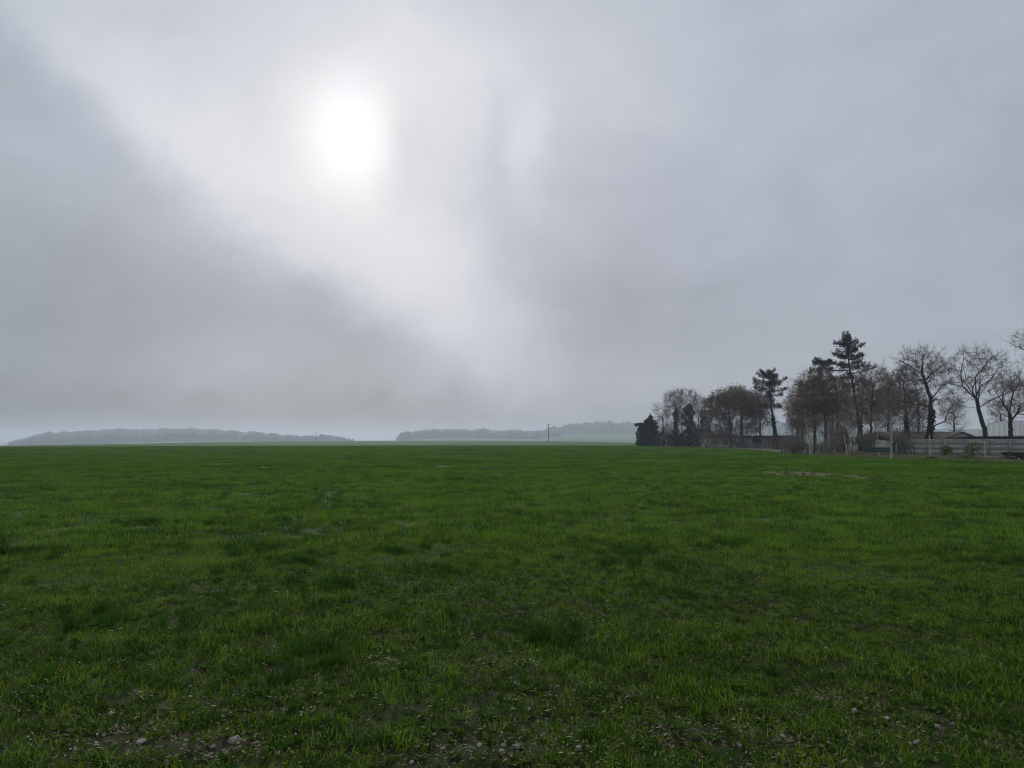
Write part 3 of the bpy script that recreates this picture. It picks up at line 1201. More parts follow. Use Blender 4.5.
def conifer(px, Y, label, trunk_px, r0, tiers, seed, name='pine_tree', ivy=None, bark='bark_dark', card=.34, dens=1.0, group=None, extra=None, wid=.16):
    """tiers: (pixel y, half width px, tilt) branch layers, interpolated between"""
    g = np.random.default_rng(seed)
    base, loc, s = frame(px, Y)
    root = empty(name, base, label, 'tree', group)
    tr = [np.array([0, 0, -.15])] + [loc(*p) for p in trunk_px]
    trunk = resample(tr, 24)
    trunk[1:-1, 0] += g.normal(0, .03, 22)
    k = Soup()
    k.q(trunk_mesh(trunk, r0, .05))
    k.build('trunk', M[bark], root)
    cr = Soup()
    Ps, Rs, nd = [], [], []
    for (py, hw, tilt, nb) in tiers:
        z = loc(px, py)[2]
        x0 = np.interp(z, trunk[:, 2], trunk[:, 0])
        y0 = np.interp(z, trunk[:, 2], trunk[:, 1])
        a0 = g.random() * 6.28
        for b in range(nb):
            a = a0 + b * 2 * math.pi / nb + g.normal(0, .3)
            L = hw * s * g.uniform(.50, 1.18)
            zz = z + g.normal(0, .32)
            tl = tilt + g.normal(0, .07)
            d = np.array([math.cos(a), math.sin(a), 0])
            t = np.linspace(0, 1, 4)
            pts = np.array([x0, y0, zz]) + np.outer(t * L, d)
            pts[:, 2] += tl * L * t + .16 * L * t ** 2.2
            pts[1:] += g.normal(0, .04 * L, (3, 3)) * np.array([1, 1, .5])
            Ps.append(pts)
            Rs.append(np.array([.06, .045, .03, .012]) * max(.6, L / 2.5))
            # needle pads on side sprays
            nn = int(58 * L * dens) + 14
            u = g.random(nn) ** .6 * .85 + .18
            q = np.array([x0, y0, zz]) + (u * L)[:, None] * d
            q[:, 2] += tl * L * u + .16 * L * u ** 2.2
            side = np.array([-d[1], d[0], 0])
            q += side * (g.normal(0, wid * L, nn) * (.4 + .6 * np.sin(np.clip(u, 0, 1) * 3.0)))[:, None]
            q[:, 2] += g.normal(.06, .17, nn)
            nd.append(q)
    cr.q(tubes(np.array(Ps), np.array(Rs), 4), 0)
    nd = np.concatenate(nd)
    nd = np.repeat(nd, 2, 0) + g.normal(0, .06, (len(nd) * 2, 3))
    cr.q(cards(g, nd, card, .20), 1)
    mats = [M[bark], M['needle']]
    if extra:
        ells, n_t, twig = extra
        tg = ellipsoid_pts(g, to_ells(loc, s, ells), n_t, .5)
        P, Rr, pos, dirs, cnt = greedy_tree(g, trunk, .25, tg, .3, .05, .012, .5, .09, droop=.3)
        cr.q(tubes(P, Rr, 3), 0)
        cr.t(twig_tris(g, pos, dirs, cnt, 3, .3, .8, .018), 2)
        mats.append(M[twig])
    cr.build('crown', mats, root)
    if ivy:
        ytop, w0, w1, nn = ivy
        zt = loc(px, ytop)[2]
        zz = g.random(nn) * zt
        f = zz / zt
        cx = np.interp(zz, trunk[:, 2], trunk[:, 0])
        wd = (w0 + (w1 - w0) * f) * (.6 + .8 * vnoise(zz, zz * 0 + seed, .9, seed))
        th = g.random(nn) * 6.283
        rr = wd * g.random(nn) ** .5
        iv = Soup()
        iv.q(cards(g, np.stack([cx + rr * np.cos(th), rr * np.sin(th), zz], 1), .24))
        iv.build('ivy', M['ivy'], root)
    return root


def bush(px, Y, label, ells, n, seed, mat='evergreen', size=.3, name='evergreen_bush', cat='bush', stems=7, group=None):
    g = np.random.default_rng(seed)
    base, loc, s = frame(px, Y)
    root = empty(name, base, label, cat, group)
    E = to_ells(loc, s, ells)
    pts = ellipsoid_pts(g, E, n, 3.0)
    pts = pts[pts[:, 2] > .05]
    k = Soup()
    k.q(cards(g, pts, size))
    k.build('foliage', M[mat], root)
    P, Rr = [], []
    for _ in range(stems):
        e = E[int(g.integers(0, len(E)))]
        tip = np.array(e[:3]) + g.normal(0, .4, 3) * np.array(e[3:6])
        b = np.array([tip[0] * .6 + g.normal(0, .2), tip[1] * .4, -.1])
        t = np.linspace(0, 1, 4)[:, None]
        P.append(b + (tip - b) * t)
        R_ = g.uniform(.04, .09)
        Rr.append(np.array([R_, R_ * .8, R_ * .55, R_ * .25]))
    for p_, r_ in zip(P, Rr):
        st = Soup()
        st.q(tubes(p_[None], r_[None], 5))
        st.build('stem', M['bark_dark'], root)
    return root


def scrub(px, Y, label, ells, n_t, seed, twig='twig_grey', n_stem=9, leaves=None, name='bare_shrub', tw=(.25, .7), tw_w=.02, per=4, group=None):
    """many stemmed leafless shrub"""
    g = np.random.default_rng(seed)
    base, loc, s = frame(px, Y)
    root = empty(name, base, label, 'shrub', group)
    E = to_ells(loc, s, ells)
    st, cr = Soup(), Soup()
    tg = ellipsoid_pts(g, E, n_t, .5)
    tg[:, 2] = np.abs(tg[:, 2]) + .15
    w = max(abs(e[0]) + e[3] for e in E)
    bx = np.sort(g.uniform(-w * .8, w * .8, n_stem))
    own = np.argmin(np.abs(tg[:, 0][:, None] - bx[None]) + g.uniform(0, .5, (n_t, n_stem)), 1)
    SP, SR = [], []
    for k in range(n_stem):
        tk = tg[own == k]
        if len(tk) < 3:
            continue
        b = np.array([bx[k], g.normal(0, .4), -.1])
        mid = tk.mean(0)
        trunk = resample([b, b * .5 + mid * .5 + np.array([0, 0, .1]), mid], 8)
        SP.append(trunk)
        SR.append(np.linspace(.055, .02, 8))
        P, Rr, pos, dirs, cnt = greedy_tree(g, trunk, .15, tk, .3, .08, .010, .45, .05)
        cr.q(tubes(P, Rr, 3), 0)
        cr.t(twig_tris(g, pos, dirs, cnt, per, tw[0], tw[1], tw_w, maxcnt=4), 0)
        if leaves:
            m, nn, size = leaves
            i = g.integers(0, len(pos), nn // n_stem)
            cr.q(cards(g, pos[i] + g.normal(0, .3, (len(i), 3)), size), 1)
    for p_, r_ in zip(SP, SR):
        st = Soup()
        st.q(tubes(p_[None], r_[None], 5))
        st.build('stem', M['bark'], root)
    cr.build('crown', [M[twig]] + ([M[leaves[0]]] if leaves else []), root)
    return root



# --- left end of the row, about 165 m off
bush(648, 168, 'dense dark conifer bush at the far left end of the tree row', [(648, 438, 10, 10), (650, 428, 6.5, 10), (644, 428, 6, 5), (651, 420, 2.8, 6), (638, 424.5, 4, 1.5), (656, 438, 5, 9), (641, 434, 4.5, 9), (653, 430, 5, 9), (647, 424, 4, 5), (643, 443, 7, 4)],
     8000, 1, size=.5, name='conifer_bush', cat='bush')
LG = dict(bark='bark_dark', tw_w=.022, tw=(.5, 1.3), tip=.011, c=.3)
bare_tree(663, 166, 'slim bare tree directly right of the dark conifer bush', 'tree', [(663, 425), (662.5, 415)], .24, .07, [(661, 413, 9, 10), (664, 425, 8, 9)], 170, 2, ivy=(430, .5, .3, 500), od=1.3, start=.3, n_main=5, **LG)
bare_tree(675.5, 165, 'tall bare tree with ivied trunk, second in from the conifer bush', 'tree', [(675.5, 425), (676, 412), (675, 404)], .30, .09, [(671, 402, 11, 13), (678, 396, 9, 9), (674, 416, 10, 11), (668, 412, 7, 9)], 340, 3,
          ivy=(409, .7, .6, 1700), od=1.7, start=.3, n_main=7, **LG)
bare_tree(689.5, 164, 'tree wrapped in a thick dark ivy column under a fan of bare branches', 'tree', [(689.5, 425), (689, 412), (689, 405)], .34, .10, [(688, 398, 12, 11), (696, 406, 9, 12), (684, 412, 8, 10)], 300, 4,
          ivy=(404, 1.9, 1.3, 5200), od=1.5, start=.3, n_main=7, **LG)
bare_tree(682.5, 169, 'thin bare tree squeezed between the two ivied trees at the left of the row', 'tree', [(682, 428), (682, 415)], .20, .07, [(682, 405, 8, 13), (681, 420, 8, 10)], 180, 7, od=1.3, start=.25, n_main=5, **LG)
bare_tree(698, 167, 'bare tree between the thick ivy column and the grey-green evergreen', 'tree', [(698, 428), (699, 414)], .22, .07, [(699, 408, 8, 13), (700, 422, 9, 11)], 200, 8, od=1.4, start=.25, n_main=5, **LG)
bush(672, 163, 'low dark evergreen growth at the feet of the first two bare trees', [(669, 440, 5, 7), (676, 438, 5, 9), (681, 442, 6, 5), (660, 443, 4, 4)], 1500, 9, size=.4)
bush(706, 160, 'hazy grey-green evergreen between the ivy column and the rounded brown trees', [(705, 425, 6, 10), (707, 437, 8, 9), (703, 415, 4, 7), (698, 436, 6, 9)], 2000, 5, size=.42, name='evergreen_tree', cat='tree')
scrub(682, 166, 'grey leafless thicket beneath the two ivied trees', [(681, 439, 18, 9), (692, 435, 11, 11), (670, 438, 10, 9), (660, 441, 6, 6)], 420, 6, n_stem=18, tw_w=.026, tw=(.4, 1.0), per=5, name='bare_thicket')

# --- the two rounded brown trees
RB = dict(twig='twig_red', tw_w=.024, tw=(.4, 1.0), tip=.010, n_main=8)
bare_tree(731, 148, 'broad rounded brown tree, left one of the touching pair', 'tree', [(731, 430), (729, 412), (726, 402)], .36, .10,
          [(722, 408, 18, 15), (717, 402, 13, 11), (731, 398, 14, 11), (719, 424, 13, 13), (709, 412, 8, 9)], 520, 11, leaves=('brownleaf', 5200, .26), od=3.0, **RB)
bare_tree(743, 144, 'broad rounded dark brown tree, right one of the touching pair', 'tree', [(741.5, 428), (742, 412), (745, 402)], .40, .10,
          [(743, 402, 17, 14), (753, 404, 15, 13), (738, 397, 14, 10), (750, 421, 13, 11)], 520, 12, bark='bark_dark', leaves=('brownleaf', 5000, .26), od=3.0, **RB)
scrub(722, 150, 'dim grey thicket in front of the pale outbuilding', [(714, 438, 15, 8), (730, 431, 17, 10), (748, 432, 14, 9)], 420, 13, n_stem=14, tw_w=.026, tw=(.4, 1.0), per=6, name='bare_thicket')
bare_tree(760, 146, 'olive tinted tree with level branches behind the leaning pine', 'tree', [(760, 430), (760, 410), (759, 400)], .26, .07,
          [(756, 405, 22, 3.5), (764, 399, 13, 4), (754, 412, 18, 4), (766, 420, 11, 7)], 300, 14, twig='twig', leaves=('oliveleaf', 3600, .30), tw_w=.022, up=.0, tip=.010, od=.9)

# --- pine leaning, 125 m off
conifer(776, 125, 'dark pine with a rounded layered top and ivied slanting trunk', [(775, 430), (771, 405), (769.5, 387), (769, 375)], .32,
        [(375, 3, .7, 5), (377, 8, .45, 6), (380, 11, .3, 7), (383.5, 13.5, .2, 7), (386.5, 15, .12, 7), (391.5, 14, .02, 6), (397, 11, -.05, 4), (404, 14, -.08, 3)], 21,
        ivy=(416, .55, .3, 1400), dens=.85)

# --- the dark middle group: tall pine and second pine among brown trees
conifer(861, 108, 'tallest pine of the row, dark and layered over brown twiggy trees', [(860, 430), (856, 405), (851, 375), (848, 353), (847.5, 339)], .34,
        [(338, 2.5, .8, 5), (341, 6, .55, 6), (344.5, 9, .35, 7), (348.5, 12.5, .25, 7), (353, 14, .15, 7), (358, 16, .08, 6), (363, 20, .05, 6), (369.5, 23, .0, 6), (377, 22, -.04, 5), (386, 19, -.06, 4)], 22,
        ivy=(432, .45, .3, 600), dens=.75, extra=([(853, 392, 24, 18), (856, 410, 22, 14)], 420, 'twig_red'))
conifer(826, 106, 'shorter flat topped pine sunk in brown trees left of the tallest pine', [(826, 430), (824, 400), (822, 382), (822, 364)], .28,
        [(364.5, 8, .1, 5), (366.5, 11, .05, 6), (369.5, 10, .02, 5), (376, 13, .0, 5), (384, 16, -.05, 5), (392, 17, -.08, 4)], 23,
        dens=.75, extra=([(818, 392, 24, 20), (822, 412, 24, 14)], 480, 'twig_red'))
conifer(802, 112, 'low dark pine with one long bough pointing left over the gap', [(803, 430), (804, 405), (805, 390)], .22,
        [(387.5, 4, .5, 4), (391, 9, .1, 5), (388.5, 17, .02, 1), (397, 11, -.05, 4)], 24, dens=.6, extra=([(806, 400, 15, 18), (803, 420, 14, 12)], 420, 'twig_red'))
BR = dict(twig='twig_red', tw_w=.018, tw=(.35, .95), bark='bark_dark', tip=.009, n_main=7, c=.3)
bare_tree(815, 98, 'brown twiggy tree left of the short pine, behind the forked pale sapling', 'tree', [(815, 425), (814, 400), (813, 385)], .24, .07, [(811, 396, 20, 22), (804, 414, 17, 18), (818, 376, 12, 10)], 420, 31,
          leaves=('brownleaf', 2200, .2), od=3.0, **BR)
bare_tree(838, 97, 'brown twiggy tree with a slim trunk between the two dark pines', 'tree', [(838, 425), (837, 400), (836, 388)], .22, .07, [(836, 396, 18, 20), (840, 417, 20, 18)], 380, 32, leaves=('brownleaf', 1500, .2), od=3.0, **BR)
bare_tree(871, 96, 'ruddy brown bare tree just right of the tallest pine, trunk dark at its foot', 'tree', [(871, 425), (872, 400), (873, 385)], .24, .07, [(877, 385, 16, 21), (867, 405, 16, 18), (885, 402, 14, 20)], 420, 33,
          ivy=(432, .4, .3, 500), od=2.6, **BR)
bare_tree(907, 92, 'reddish bare tree with a dark trunk left of the big black-trunked tree', 'tree', [(907, 430), (906, 410), (905, 396)], .28, .08, [(904, 386, 14, 23), (909, 406, 16, 18), (899, 399, 13, 20)], 420, 34,
          ivy=(414, .4, .28, 800), od=2.2, **BR)
for px, Y, top, e, sd, lb in [(797, 124, 396, [(797, 408, 13, 19), (800, 424, 13, 14)], 36, 'dim brown tree in the back row at the left edge of the dark middle group'),
                              (832, 122, 380, [(832, 396, 19, 22), (826, 416, 18, 16)], 37, 'dim brown tree in the back row between the two dark pines'),
                              (862, 120, 380, [(866, 392, 17, 21), (860, 414, 18, 16)], 38, 'dim brown tree in the back row behind the trunk of the tallest pine'),
                              (953, 128, 398, [(952, 412, 12, 14), (957, 424, 12, 11)], 47, 'hazy thin tree behind the gap between the black ivied trunk and the leaning grey trunk'),
                              (1001, 132, 402, [(1000, 414, 11, 14), (997, 426, 10, 9)], 48, 'hazy thin tree beside the polytunnel, behind the leaning grey trunk'),
                              (918, 120, 384, [(917, 398, 13, 20), (921, 418, 12, 14)], 49, 'dim tree in the back row just left of the black ivied trunk'),
                              (888, 118, 376, [(889, 390, 14, 22), (886, 412, 16, 18)], 39, 'dim reddish tree in the back row left of the reddish dark-trunked tree')]:
    bare_tree(px, Y, lb, 'tree', [(px, 430), (px + .5, 412), (px, top + 16)], .24, .07, e, 360, sd, leaves=('brownleaf', 900, .22) if px < 930 else None, od=2.4 if px < 930 else .9,
              group='dim brown trees of the back row', **BR)
bare_tree(851, 88, 'slender grey sapling clump in front of the tallest pine', 'tree', [(850, 440), (849, 430), (848, 415)], .09, .03, [(848, 415, 14, 20)], 160, 35, twig='twig_grey', bark='bark_pale', tw_w=.014, tw=(.3, .7), tip=.007, od=.3)

# --- the three big open trees at the right
bare_tree(929, 88, 'big bare tree with a thick black ivied trunk behind the concrete wall', 'tree', [(929.5, 420), (930, 400), (926, 384), (922, 374)], .38, .13,
          [(922, 366, 24, 22), (912, 374, 15, 22), (938, 374, 14, 18), (948, 407, 17, 10), (942, 393, 13, 13), (903, 380, 7, 14)], 520, 41, bark='bark_dark', twig='twig', ivy=(405, .55, .38, 1500),
          tw_w=.016, tw=(.35, .95), start=.22, c=.4, tip=.010, od=1.3, n_main=8)
bare_tree(986, 84, 'wide open bare tree with a leaning grey trunk and fan of limbs', 'tree', [(984, 430), (979, 412), (976.5, 400)], .29, .19,
          [(976, 370, 29, 27), (960, 384, 21, 24), (1000, 376, 22, 22), (980, 356, 21, 13), (952, 402, 11, 14)], 480, 42, bark='bark', twig='twig', tw_w=.014, tw=(.35, .95), start=.82, c=.5, exp=.47, tip=.0095, od=.8, n_main=7)
bare_tree(1010, 80, 'dark spreading bare tree at the right with crooked low limbs', 'tree', [(1010.5, 430), (1010, 421), (1009, 413)], .28, .18,
          [(1012, 394, 25, 20), (1032, 396, 26, 22), (998, 404, 13, 12), (1020, 381, 20, 11)], 460, 43, bark='bark_dark', twig='twig_red', tw_w=.015, tw=(.35, .95), start=.78, c=.45, exp=.47, tip=.0095, od=1.3, n_main=7)
bare_tree(1066, 66, 'tree mostly outside the right edge, only dark branch tips showing', 'tree', [(1066, 400), (1064, 370), (1062, 335)], .38, .10,
          [(1058, 340, 44, 15), (1064, 325, 34, 16), (1064, 358, 40, 14)], 480, 44, bark='bark_dark', twig='twig', tw_w=.018, tw=(.35, .9), start=.5, c=.35, tip=.010, od=.9, n_main=9, up=.0)

# --- saplings with pale stems along the fence
SAP = dict(twig='twig_grey', bark='bark_pale', tw_w=.011, tw=(.25, .6), tip=.006, od=.5)
bare_tree(891, 63, 'young tree with a straight pale whitish stem at the verge', 'sapling', [(891, 445), (891.5, 436), (891, 427)], .085, .06, [(890, 412, 18, 18), (889, 398, 13, 13)], 200, 51, start=.8, name='sapling', **SAP)
bare_tree(810, 76, 'pale young tree whose stem forks into a V near the fence corner', 'sapling', [(810, 446), (810, 438), (807, 428), (805, 418)], .08, .04, [(806, 424, 9, 14), (815, 426, 8, 12)], 90, 52, start=.5, name='sapling', **SAP)
bare_tree(846.5, 72, 'thin yellowish young stem left of the teal barrier', 'sapling', [(846, 446), (845, 432), (843.5, 424)], .07, .035, [(844, 424, 9, 12)], 180, 53, start=.6, name='sapling', **SAP)
bare_tree(879, 71, 'thin grey young stem rising behind the teal barrier', 'sapling', [(878.5, 446), (878, 434), (876.5, 425)], .06, .03, [(876, 424, 9, 13)], 180, 54, start=.6, name='sapling', **SAP)

# --- shrubs along the fence
shr = [(668, 172, 'hazy undergrowth behind the slim bare tree at the far left of the row', [(664, 436, 9, 9), (674, 432, 9, 11)]),
       (712, 143, 'dark tangle of undergrowth hiding the left half of the pale outbuilding', [(708, 440, 9, 8), (718, 441, 9, 7), (703, 436, 6, 9)]),
       (735, 138, 'dark tangle of undergrowth between the two brown trunks', [(733, 439, 8, 8), (743, 441, 8, 6)]),
       (779, 122, 'thin undergrowth at the foot of the leaning pine', [(772, 441, 9, 6), (783, 440, 8, 7)]),
       (790, 128, 'dim undergrowth behind the corner shrub, left edge of the dark middle group', [(796, 428, 10, 14), (804, 436, 9, 10)]),
       (820, 114, 'tall brown undergrowth behind the V-forked sapling', [(818, 430, 16, 15), (830, 436, 14, 11)]),
       (852, 112, 'tall brown undergrowth left of the trunk of the tallest pine', [(846, 430, 14, 15), (858, 436, 12, 11)]),
       (882, 110, 'tall brown undergrowth between the tallest pine and the reddish dark-trunked tree', [(880, 428, 15, 16), (893, 434, 12, 12)]),
       (912, 104, 'grey undergrowth on the roof line left of the black ivied trunk', [(910, 426, 10, 12), (918, 430, 9, 9)]),
       (797, 81, 'grey leafless shrub at the fence corner left of the V-forked sapling', [(797, 447, 10, 7), (793, 450, 9, 4), (801, 440, 7, 5)]),
       (822, 79, 'low brown shrub between the V-forked sapling and the yellowish stem', [(824, 448, 12, 6), (832, 445, 9, 7)]),
       (836, 86, 'dark shrub clump around the foot of the brown trees', [(836, 438, 10, 10), (842, 444, 9, 8)]),
       (861, 82, 'grey shrub behind the left half of the teal barrier', [(862, 442, 12, 7), (872, 441, 8, 7)]),
       (903, 77, 'brownish shrub at the left end of the concrete wall', [(902, 442, 10, 9), (909, 446, 8, 6), (897, 437, 7, 7)]),
       (789, 96, 'dim shrub in the gap below the leaning pine', [(787, 444, 7, 5), (792, 441, 6, 5)])]
for i, (px, Y, lb, e) in enumerate(shr):
    scrub(px, Y, lb, e, 200, 60 + i, per=3, twig='twig' if Y > 100 else 'twig_grey', n_stem=12, leaves=('brownleaf', 150, .12), tw_w=.015, group='leafless shrubs along the fence')
dk = [(846, 92, 'dark evergreen bush low behind the yellowish stem', [(836, 441, 5, 7), (843, 440, 5, 9)]), (757, 138, 'round dark bush in front of the flat roofed shed', [(757, 442, 4.5, 4.5)]),
      (866, 92, 'dark holly bush at the foot of the tallest pine', [(862, 441, 6, 5), (869, 440, 4, 7)]), (899, 85, 'dark bush behind the straight pale sapling', [(897, 446, 5, 6), (904, 443, 5, 6)]),
      (738, 143, 'small dark bush by the end of the pale outbuilding', [(737, 444, 3, 2.5)])]
for i, (px, Y, lb, e) in enumerate(dk):
    bush(px, Y, lb, e, 1500, 80 + i, size=.24, group='dark bushes under the tree row')

# weeds growing up against the wall, seen dark green
for i, (px, Y, e, lb) in enumerate([(975, 71, [(973, 447, 6, 5), (969, 450, 4, 4)], 'dark green bramble against the concrete wall'), (946, 72, [(946, 450, 3.5, 3.5)], 'small green bramble near the left part of the wall'),
                                    (964, 60, [(966, 458, 5, 2.4), (972, 459, 3, 2)], 'low weedy clump at the field edge below the wall'), (932, 61, [(931, 459, 3.5, 2)], 'little weed clump at the field edge left of the wall middle')]):
    bush(px, Y, lb, e, 420, 90 + i, mat='weed', size=.16, name='bramble', cat='bramble', stems=5)

# ------------------------------------------------------------------ buildings and boundary
def gz(x, y):
    return float(terrain(x, y))


# pale outbuilding on the left
def outbuilding():
    A, B = at(706, 446, 156), at(747, 446, 156)
    w = B[0] - A[0]
    root = empty('outbuilding', ((A[0] + B[0]) / 2, 158.5, 0), 'low pale rendered outbuilding with small windows behind the brown trees', 'building')
    hz = at(725, 438, 156)[2]
    MB().box((0, 0, hz / 2), (w, 5, hz)).build('wall', M['render'], root)
    MB().poly([(-w / 2 - .3, hz), (w / 2 + .3, hz), (w / 2 + .3, hz + .08), (0, hz + .9), (-w / 2 - .3, hz + .08)], -2.8, 2.8).build('roof', M['rooftile'], root)
    for fx in (-.30, -.02, .16):
        wf = MB()
        c = (fx * w, -2.53, hz * .55)
        for dx in (-.5, .5):
            wf.box((c[0] + dx, c[1], c[2]), (.08, .08, .9))
        for dz in (-.45, .45):
            wf.box((c[0], c[1] - .003, c[2] + dz), (1.08, .08, .08))
        o = wf.build('window', M['wood_dark'], root)
        MB().box((c[0], c[1] + .01, c[2]), (.9, .04, .8)).build('pane', M['glass'], o)
    d = MB().box((.40 * w, -2.53, .95), (.95, .07, 1.9)).build('door', M['wood_dark'], root)
    MB().box((.40 * w + .35, -2.6, .95), (.05, .08, .14)).build('handle', M['galv'], d)


outbuilding()


def shed():
    A, B = at(751, 446, 142), at(801, 446, 142)
    w = B[0] - A[0]
    root = empty('shed', ((A[0] + B[0]) / 2, 144, 0), 'long grey shed with a thin dark flat roof behind the leaning pine', 'shed')
    hz = at(780, 437, 142)[2]
    MB().box((0, 0, hz / 2), (w, 4, hz)).build('wall', M['greywall'], root)
    MB().box((0, -.2, hz + .13), (w + .6, 5, .26)).build('roof', M['felt'], root)
    for fx in (-.36, .2, .34):
        o = MB().box((fx * w, -2.03, 1.0), (1.3, .06, 1.1)).build('window', M['wood_dark'], root)
        MB().box((fx * w, -2.07, 1.0), (1.1, .03, .9)).build('pane', M['glass'], o)
    d = MB().box((-.1 * w, -2.03, .95), (1.0, .07, 1.9)).build('door', M['wood_grey'], root)
    MB().box((-.1 * w + .38, -2.09, .95), (.05, .06, .14)).build('handle', M['galv'], d)


shed()


def house():
    Y = 100
    c = at(962, 446, Y)
    s = Y / F
    root = empty('house', (c[0], Y, 0), 'pale gabled house with a long brown tiled wing beyond the concrete wall', 'house')
    apex = at(962, 432, Y)[2]
    eav = at(962, 438.6, Y)[2]
    hw = 18 * s
    MB().poly([(-hw, 0), (hw, 0), (hw, eav), (0, apex - .12), (-hw, eav)], 0, 7).build('wall', M['render'], root)
    rf = MB()
    for sg in (-1, 1):
        x0, z0, x1, z1 = 0, apex, sg * (hw + .35), eav - .10
        pts = [(x0, z0 - .1), (x1, z1 - .1), (x1, z1 + .06), (x0, z0 + .06)]
        rf.poly(pts if sg > 0 else pts[::-1], -.35, 7.2)
    rf.build('roof', M['rooftile'], root)
    # wing to the left, ridge along x
    xl = at(893, 446, Y)[0] - c[0]
    zr = at(900, 432.3, Y + 3)[2]
    ze = at(900, 440, Y)[2]
    wl = MB().box(((xl - hw * .2) / 2, 4.2, ze / 2), (abs(xl) - hw * .3, 5.6, ze)).build('wing_wall', M['render'], root)
    rw = MB()
    x0, x1 = xl - .3, -.05
    for sg in (-1, 1):
        b = len(rw.V)
        ym, ye = 4.2, 4.2 + sg * 3.2
        P = [(x0, ym, zr), (x1, ym, zr), (x1, ye, ze - .05), (x0, ye, ze - .05)]
        P += [(p[0], p[1], p[2] + .12) for p in P]
        rw.verts(P)
        for f in ((3, 2, 1, 0), (4, 5, 6, 7), (0, 1, 5, 4), (1, 2, 6, 5), (2, 3, 7, 6), (3, 0, 4, 7)):
            rw.Q.append(tuple(b + i for i in f))
    rw.build('wing_roof', M['rooftile'], root)
    o = MB().box((0, -.04, eav * .55), (1.2, .07, 1.1)).build('window', M['wood_dark'], root)
    MB().box((0, -.08, eav * .55), (1.0, .03, .9)).build('pane', M['glass'], o)


house()


def garage():
    Y = 92
    A, B = at(979, 446, Y), at(1090, 446, Y)
    w = B[0] - A[0]
    root = empty('garage', ((A[0] + B[0]) / 2, Y + 3, 0), 'flat roofed pale garage with a dark roof edge behind the wall at right', 'garage')
    zt = at(1000, 436.2, Y)[2]
    MB().box((0, 0, (zt - .3) / 2), (w, 6, zt - .3)).build('wall', M['render'], root)
    MB().box((0, 0, zt - .15), (w + .5, 6.5, .3)).build('roof', M['felt'], root)
    for k in range(3):
        d = MB().box((-w / 2 + 2 + k * 3.4, -3.03, .95), (2.5, .06, 1.85)).build('door', M['wood_grey'], root)
        MB().box((-w / 2 + 2 + k * 3.4, -3.08, .8), (.2, .05, .06)).build('handle', M['galv'], d)


garage()


def polytunnel():
    Y = 112
    s = Y / F
    c = at(1016, 446, Y)
    root = empty('polytunnel', (c[0], Y, 0), 'big pale round topped polytunnel of milky film behind the garage at right', 'polytunnel')
    root.rotation_euler = (0, 0, -math.atan2(c[0], Y))
    top = at(1016, 421, Y)[2]
    hw = 32 * s
    n = 30
    prof = []
    for k in range(n + 1):
        a = math.pi * k / n
        x = hw * (abs(math.cos(a)) ** .6) * (1 if math.cos(a) > 0 else -1)
        prof.append((x, top * math.sin(a) ** .6 if 0 < k < n else 0.0))
    L_ = 11.0
    V = [(x, y, z) for y in (0.0, L_) for x, z in prof]
    Q = [(k, k + 1, n + 2 + k, n + 1 + k) for k in range(n)]
    T = []
    for o, y in ((0, 0.0), (n + 1, L_)):
        V.append((0, y, 0))
        T += [(o + k, o + k + 1, len(V) - 1) for k in range(n)]
    link('film', mesh_np('film', V, Q, T), M['film'], root)
    for y in (0.0, 2.2, 4.4, 6.6, 8.8, L_):
        MB().tube([(x * 1.004, y - .02, z * 1.004) for x, z in prof], .035, 6).build('hoop', M['galv'], root)
    for x in np.linspace(-hw * .85, hw * .85, 13):
        z = float(np.interp(x, [p[0] for p in prof][::-1], [p[1] for p in prof][::-1]))
        MB().tube([(x, -.03, 0), (x, -.03, z)], .03, 5).build('upright', M['galv'], root)
    d = MB().box((0, -.10, 1.1), (2.4, .05, 2.2)).build('door', M['film'], root)
    MB().box((.5, -.15, 1.1), (.06, .06, .3)).build('handle', M['galv'], d)


polytunnel()


def wall():
    P0, P1 = at(906, 446, 84), at(1190, 446, 66)
    L = float(np.hypot(P1[0] - P0[0], P1[1] - P0[1]))
    ang = math.atan2(P1[1] - P0[1], P1[0] - P0[0])
    root = empty('concrete_wall', (P0[0], P0[1], 0), 'long grey concrete panel wall at the right edge of the field', 'wall')
    root.rotation_euler = (0, 0, ang)
    n = int(L / 2.0)
    h = 1.58
    pn, cp = MB(), MB()
    r = random.Random(5)
    for k in range(n):
        x = (k + .5) * 2.0
        for q in range(3):
            pn.box((x, r.uniform(-.012, .012), .265 + q * .53), (1.86, .05, .522))
        cp.box((x, 0, h + .03), (2.0 - .01, .12, .07))
    pn.build('panel', M['concrete'], root)
    cp.build('coping', M['concrete_pale'], root)
    for k in range(n + 1):
        MB().box((k * 2.0, 0, h / 2), (.13, .13, h)).build('post', M['concrete'], root)


wall()


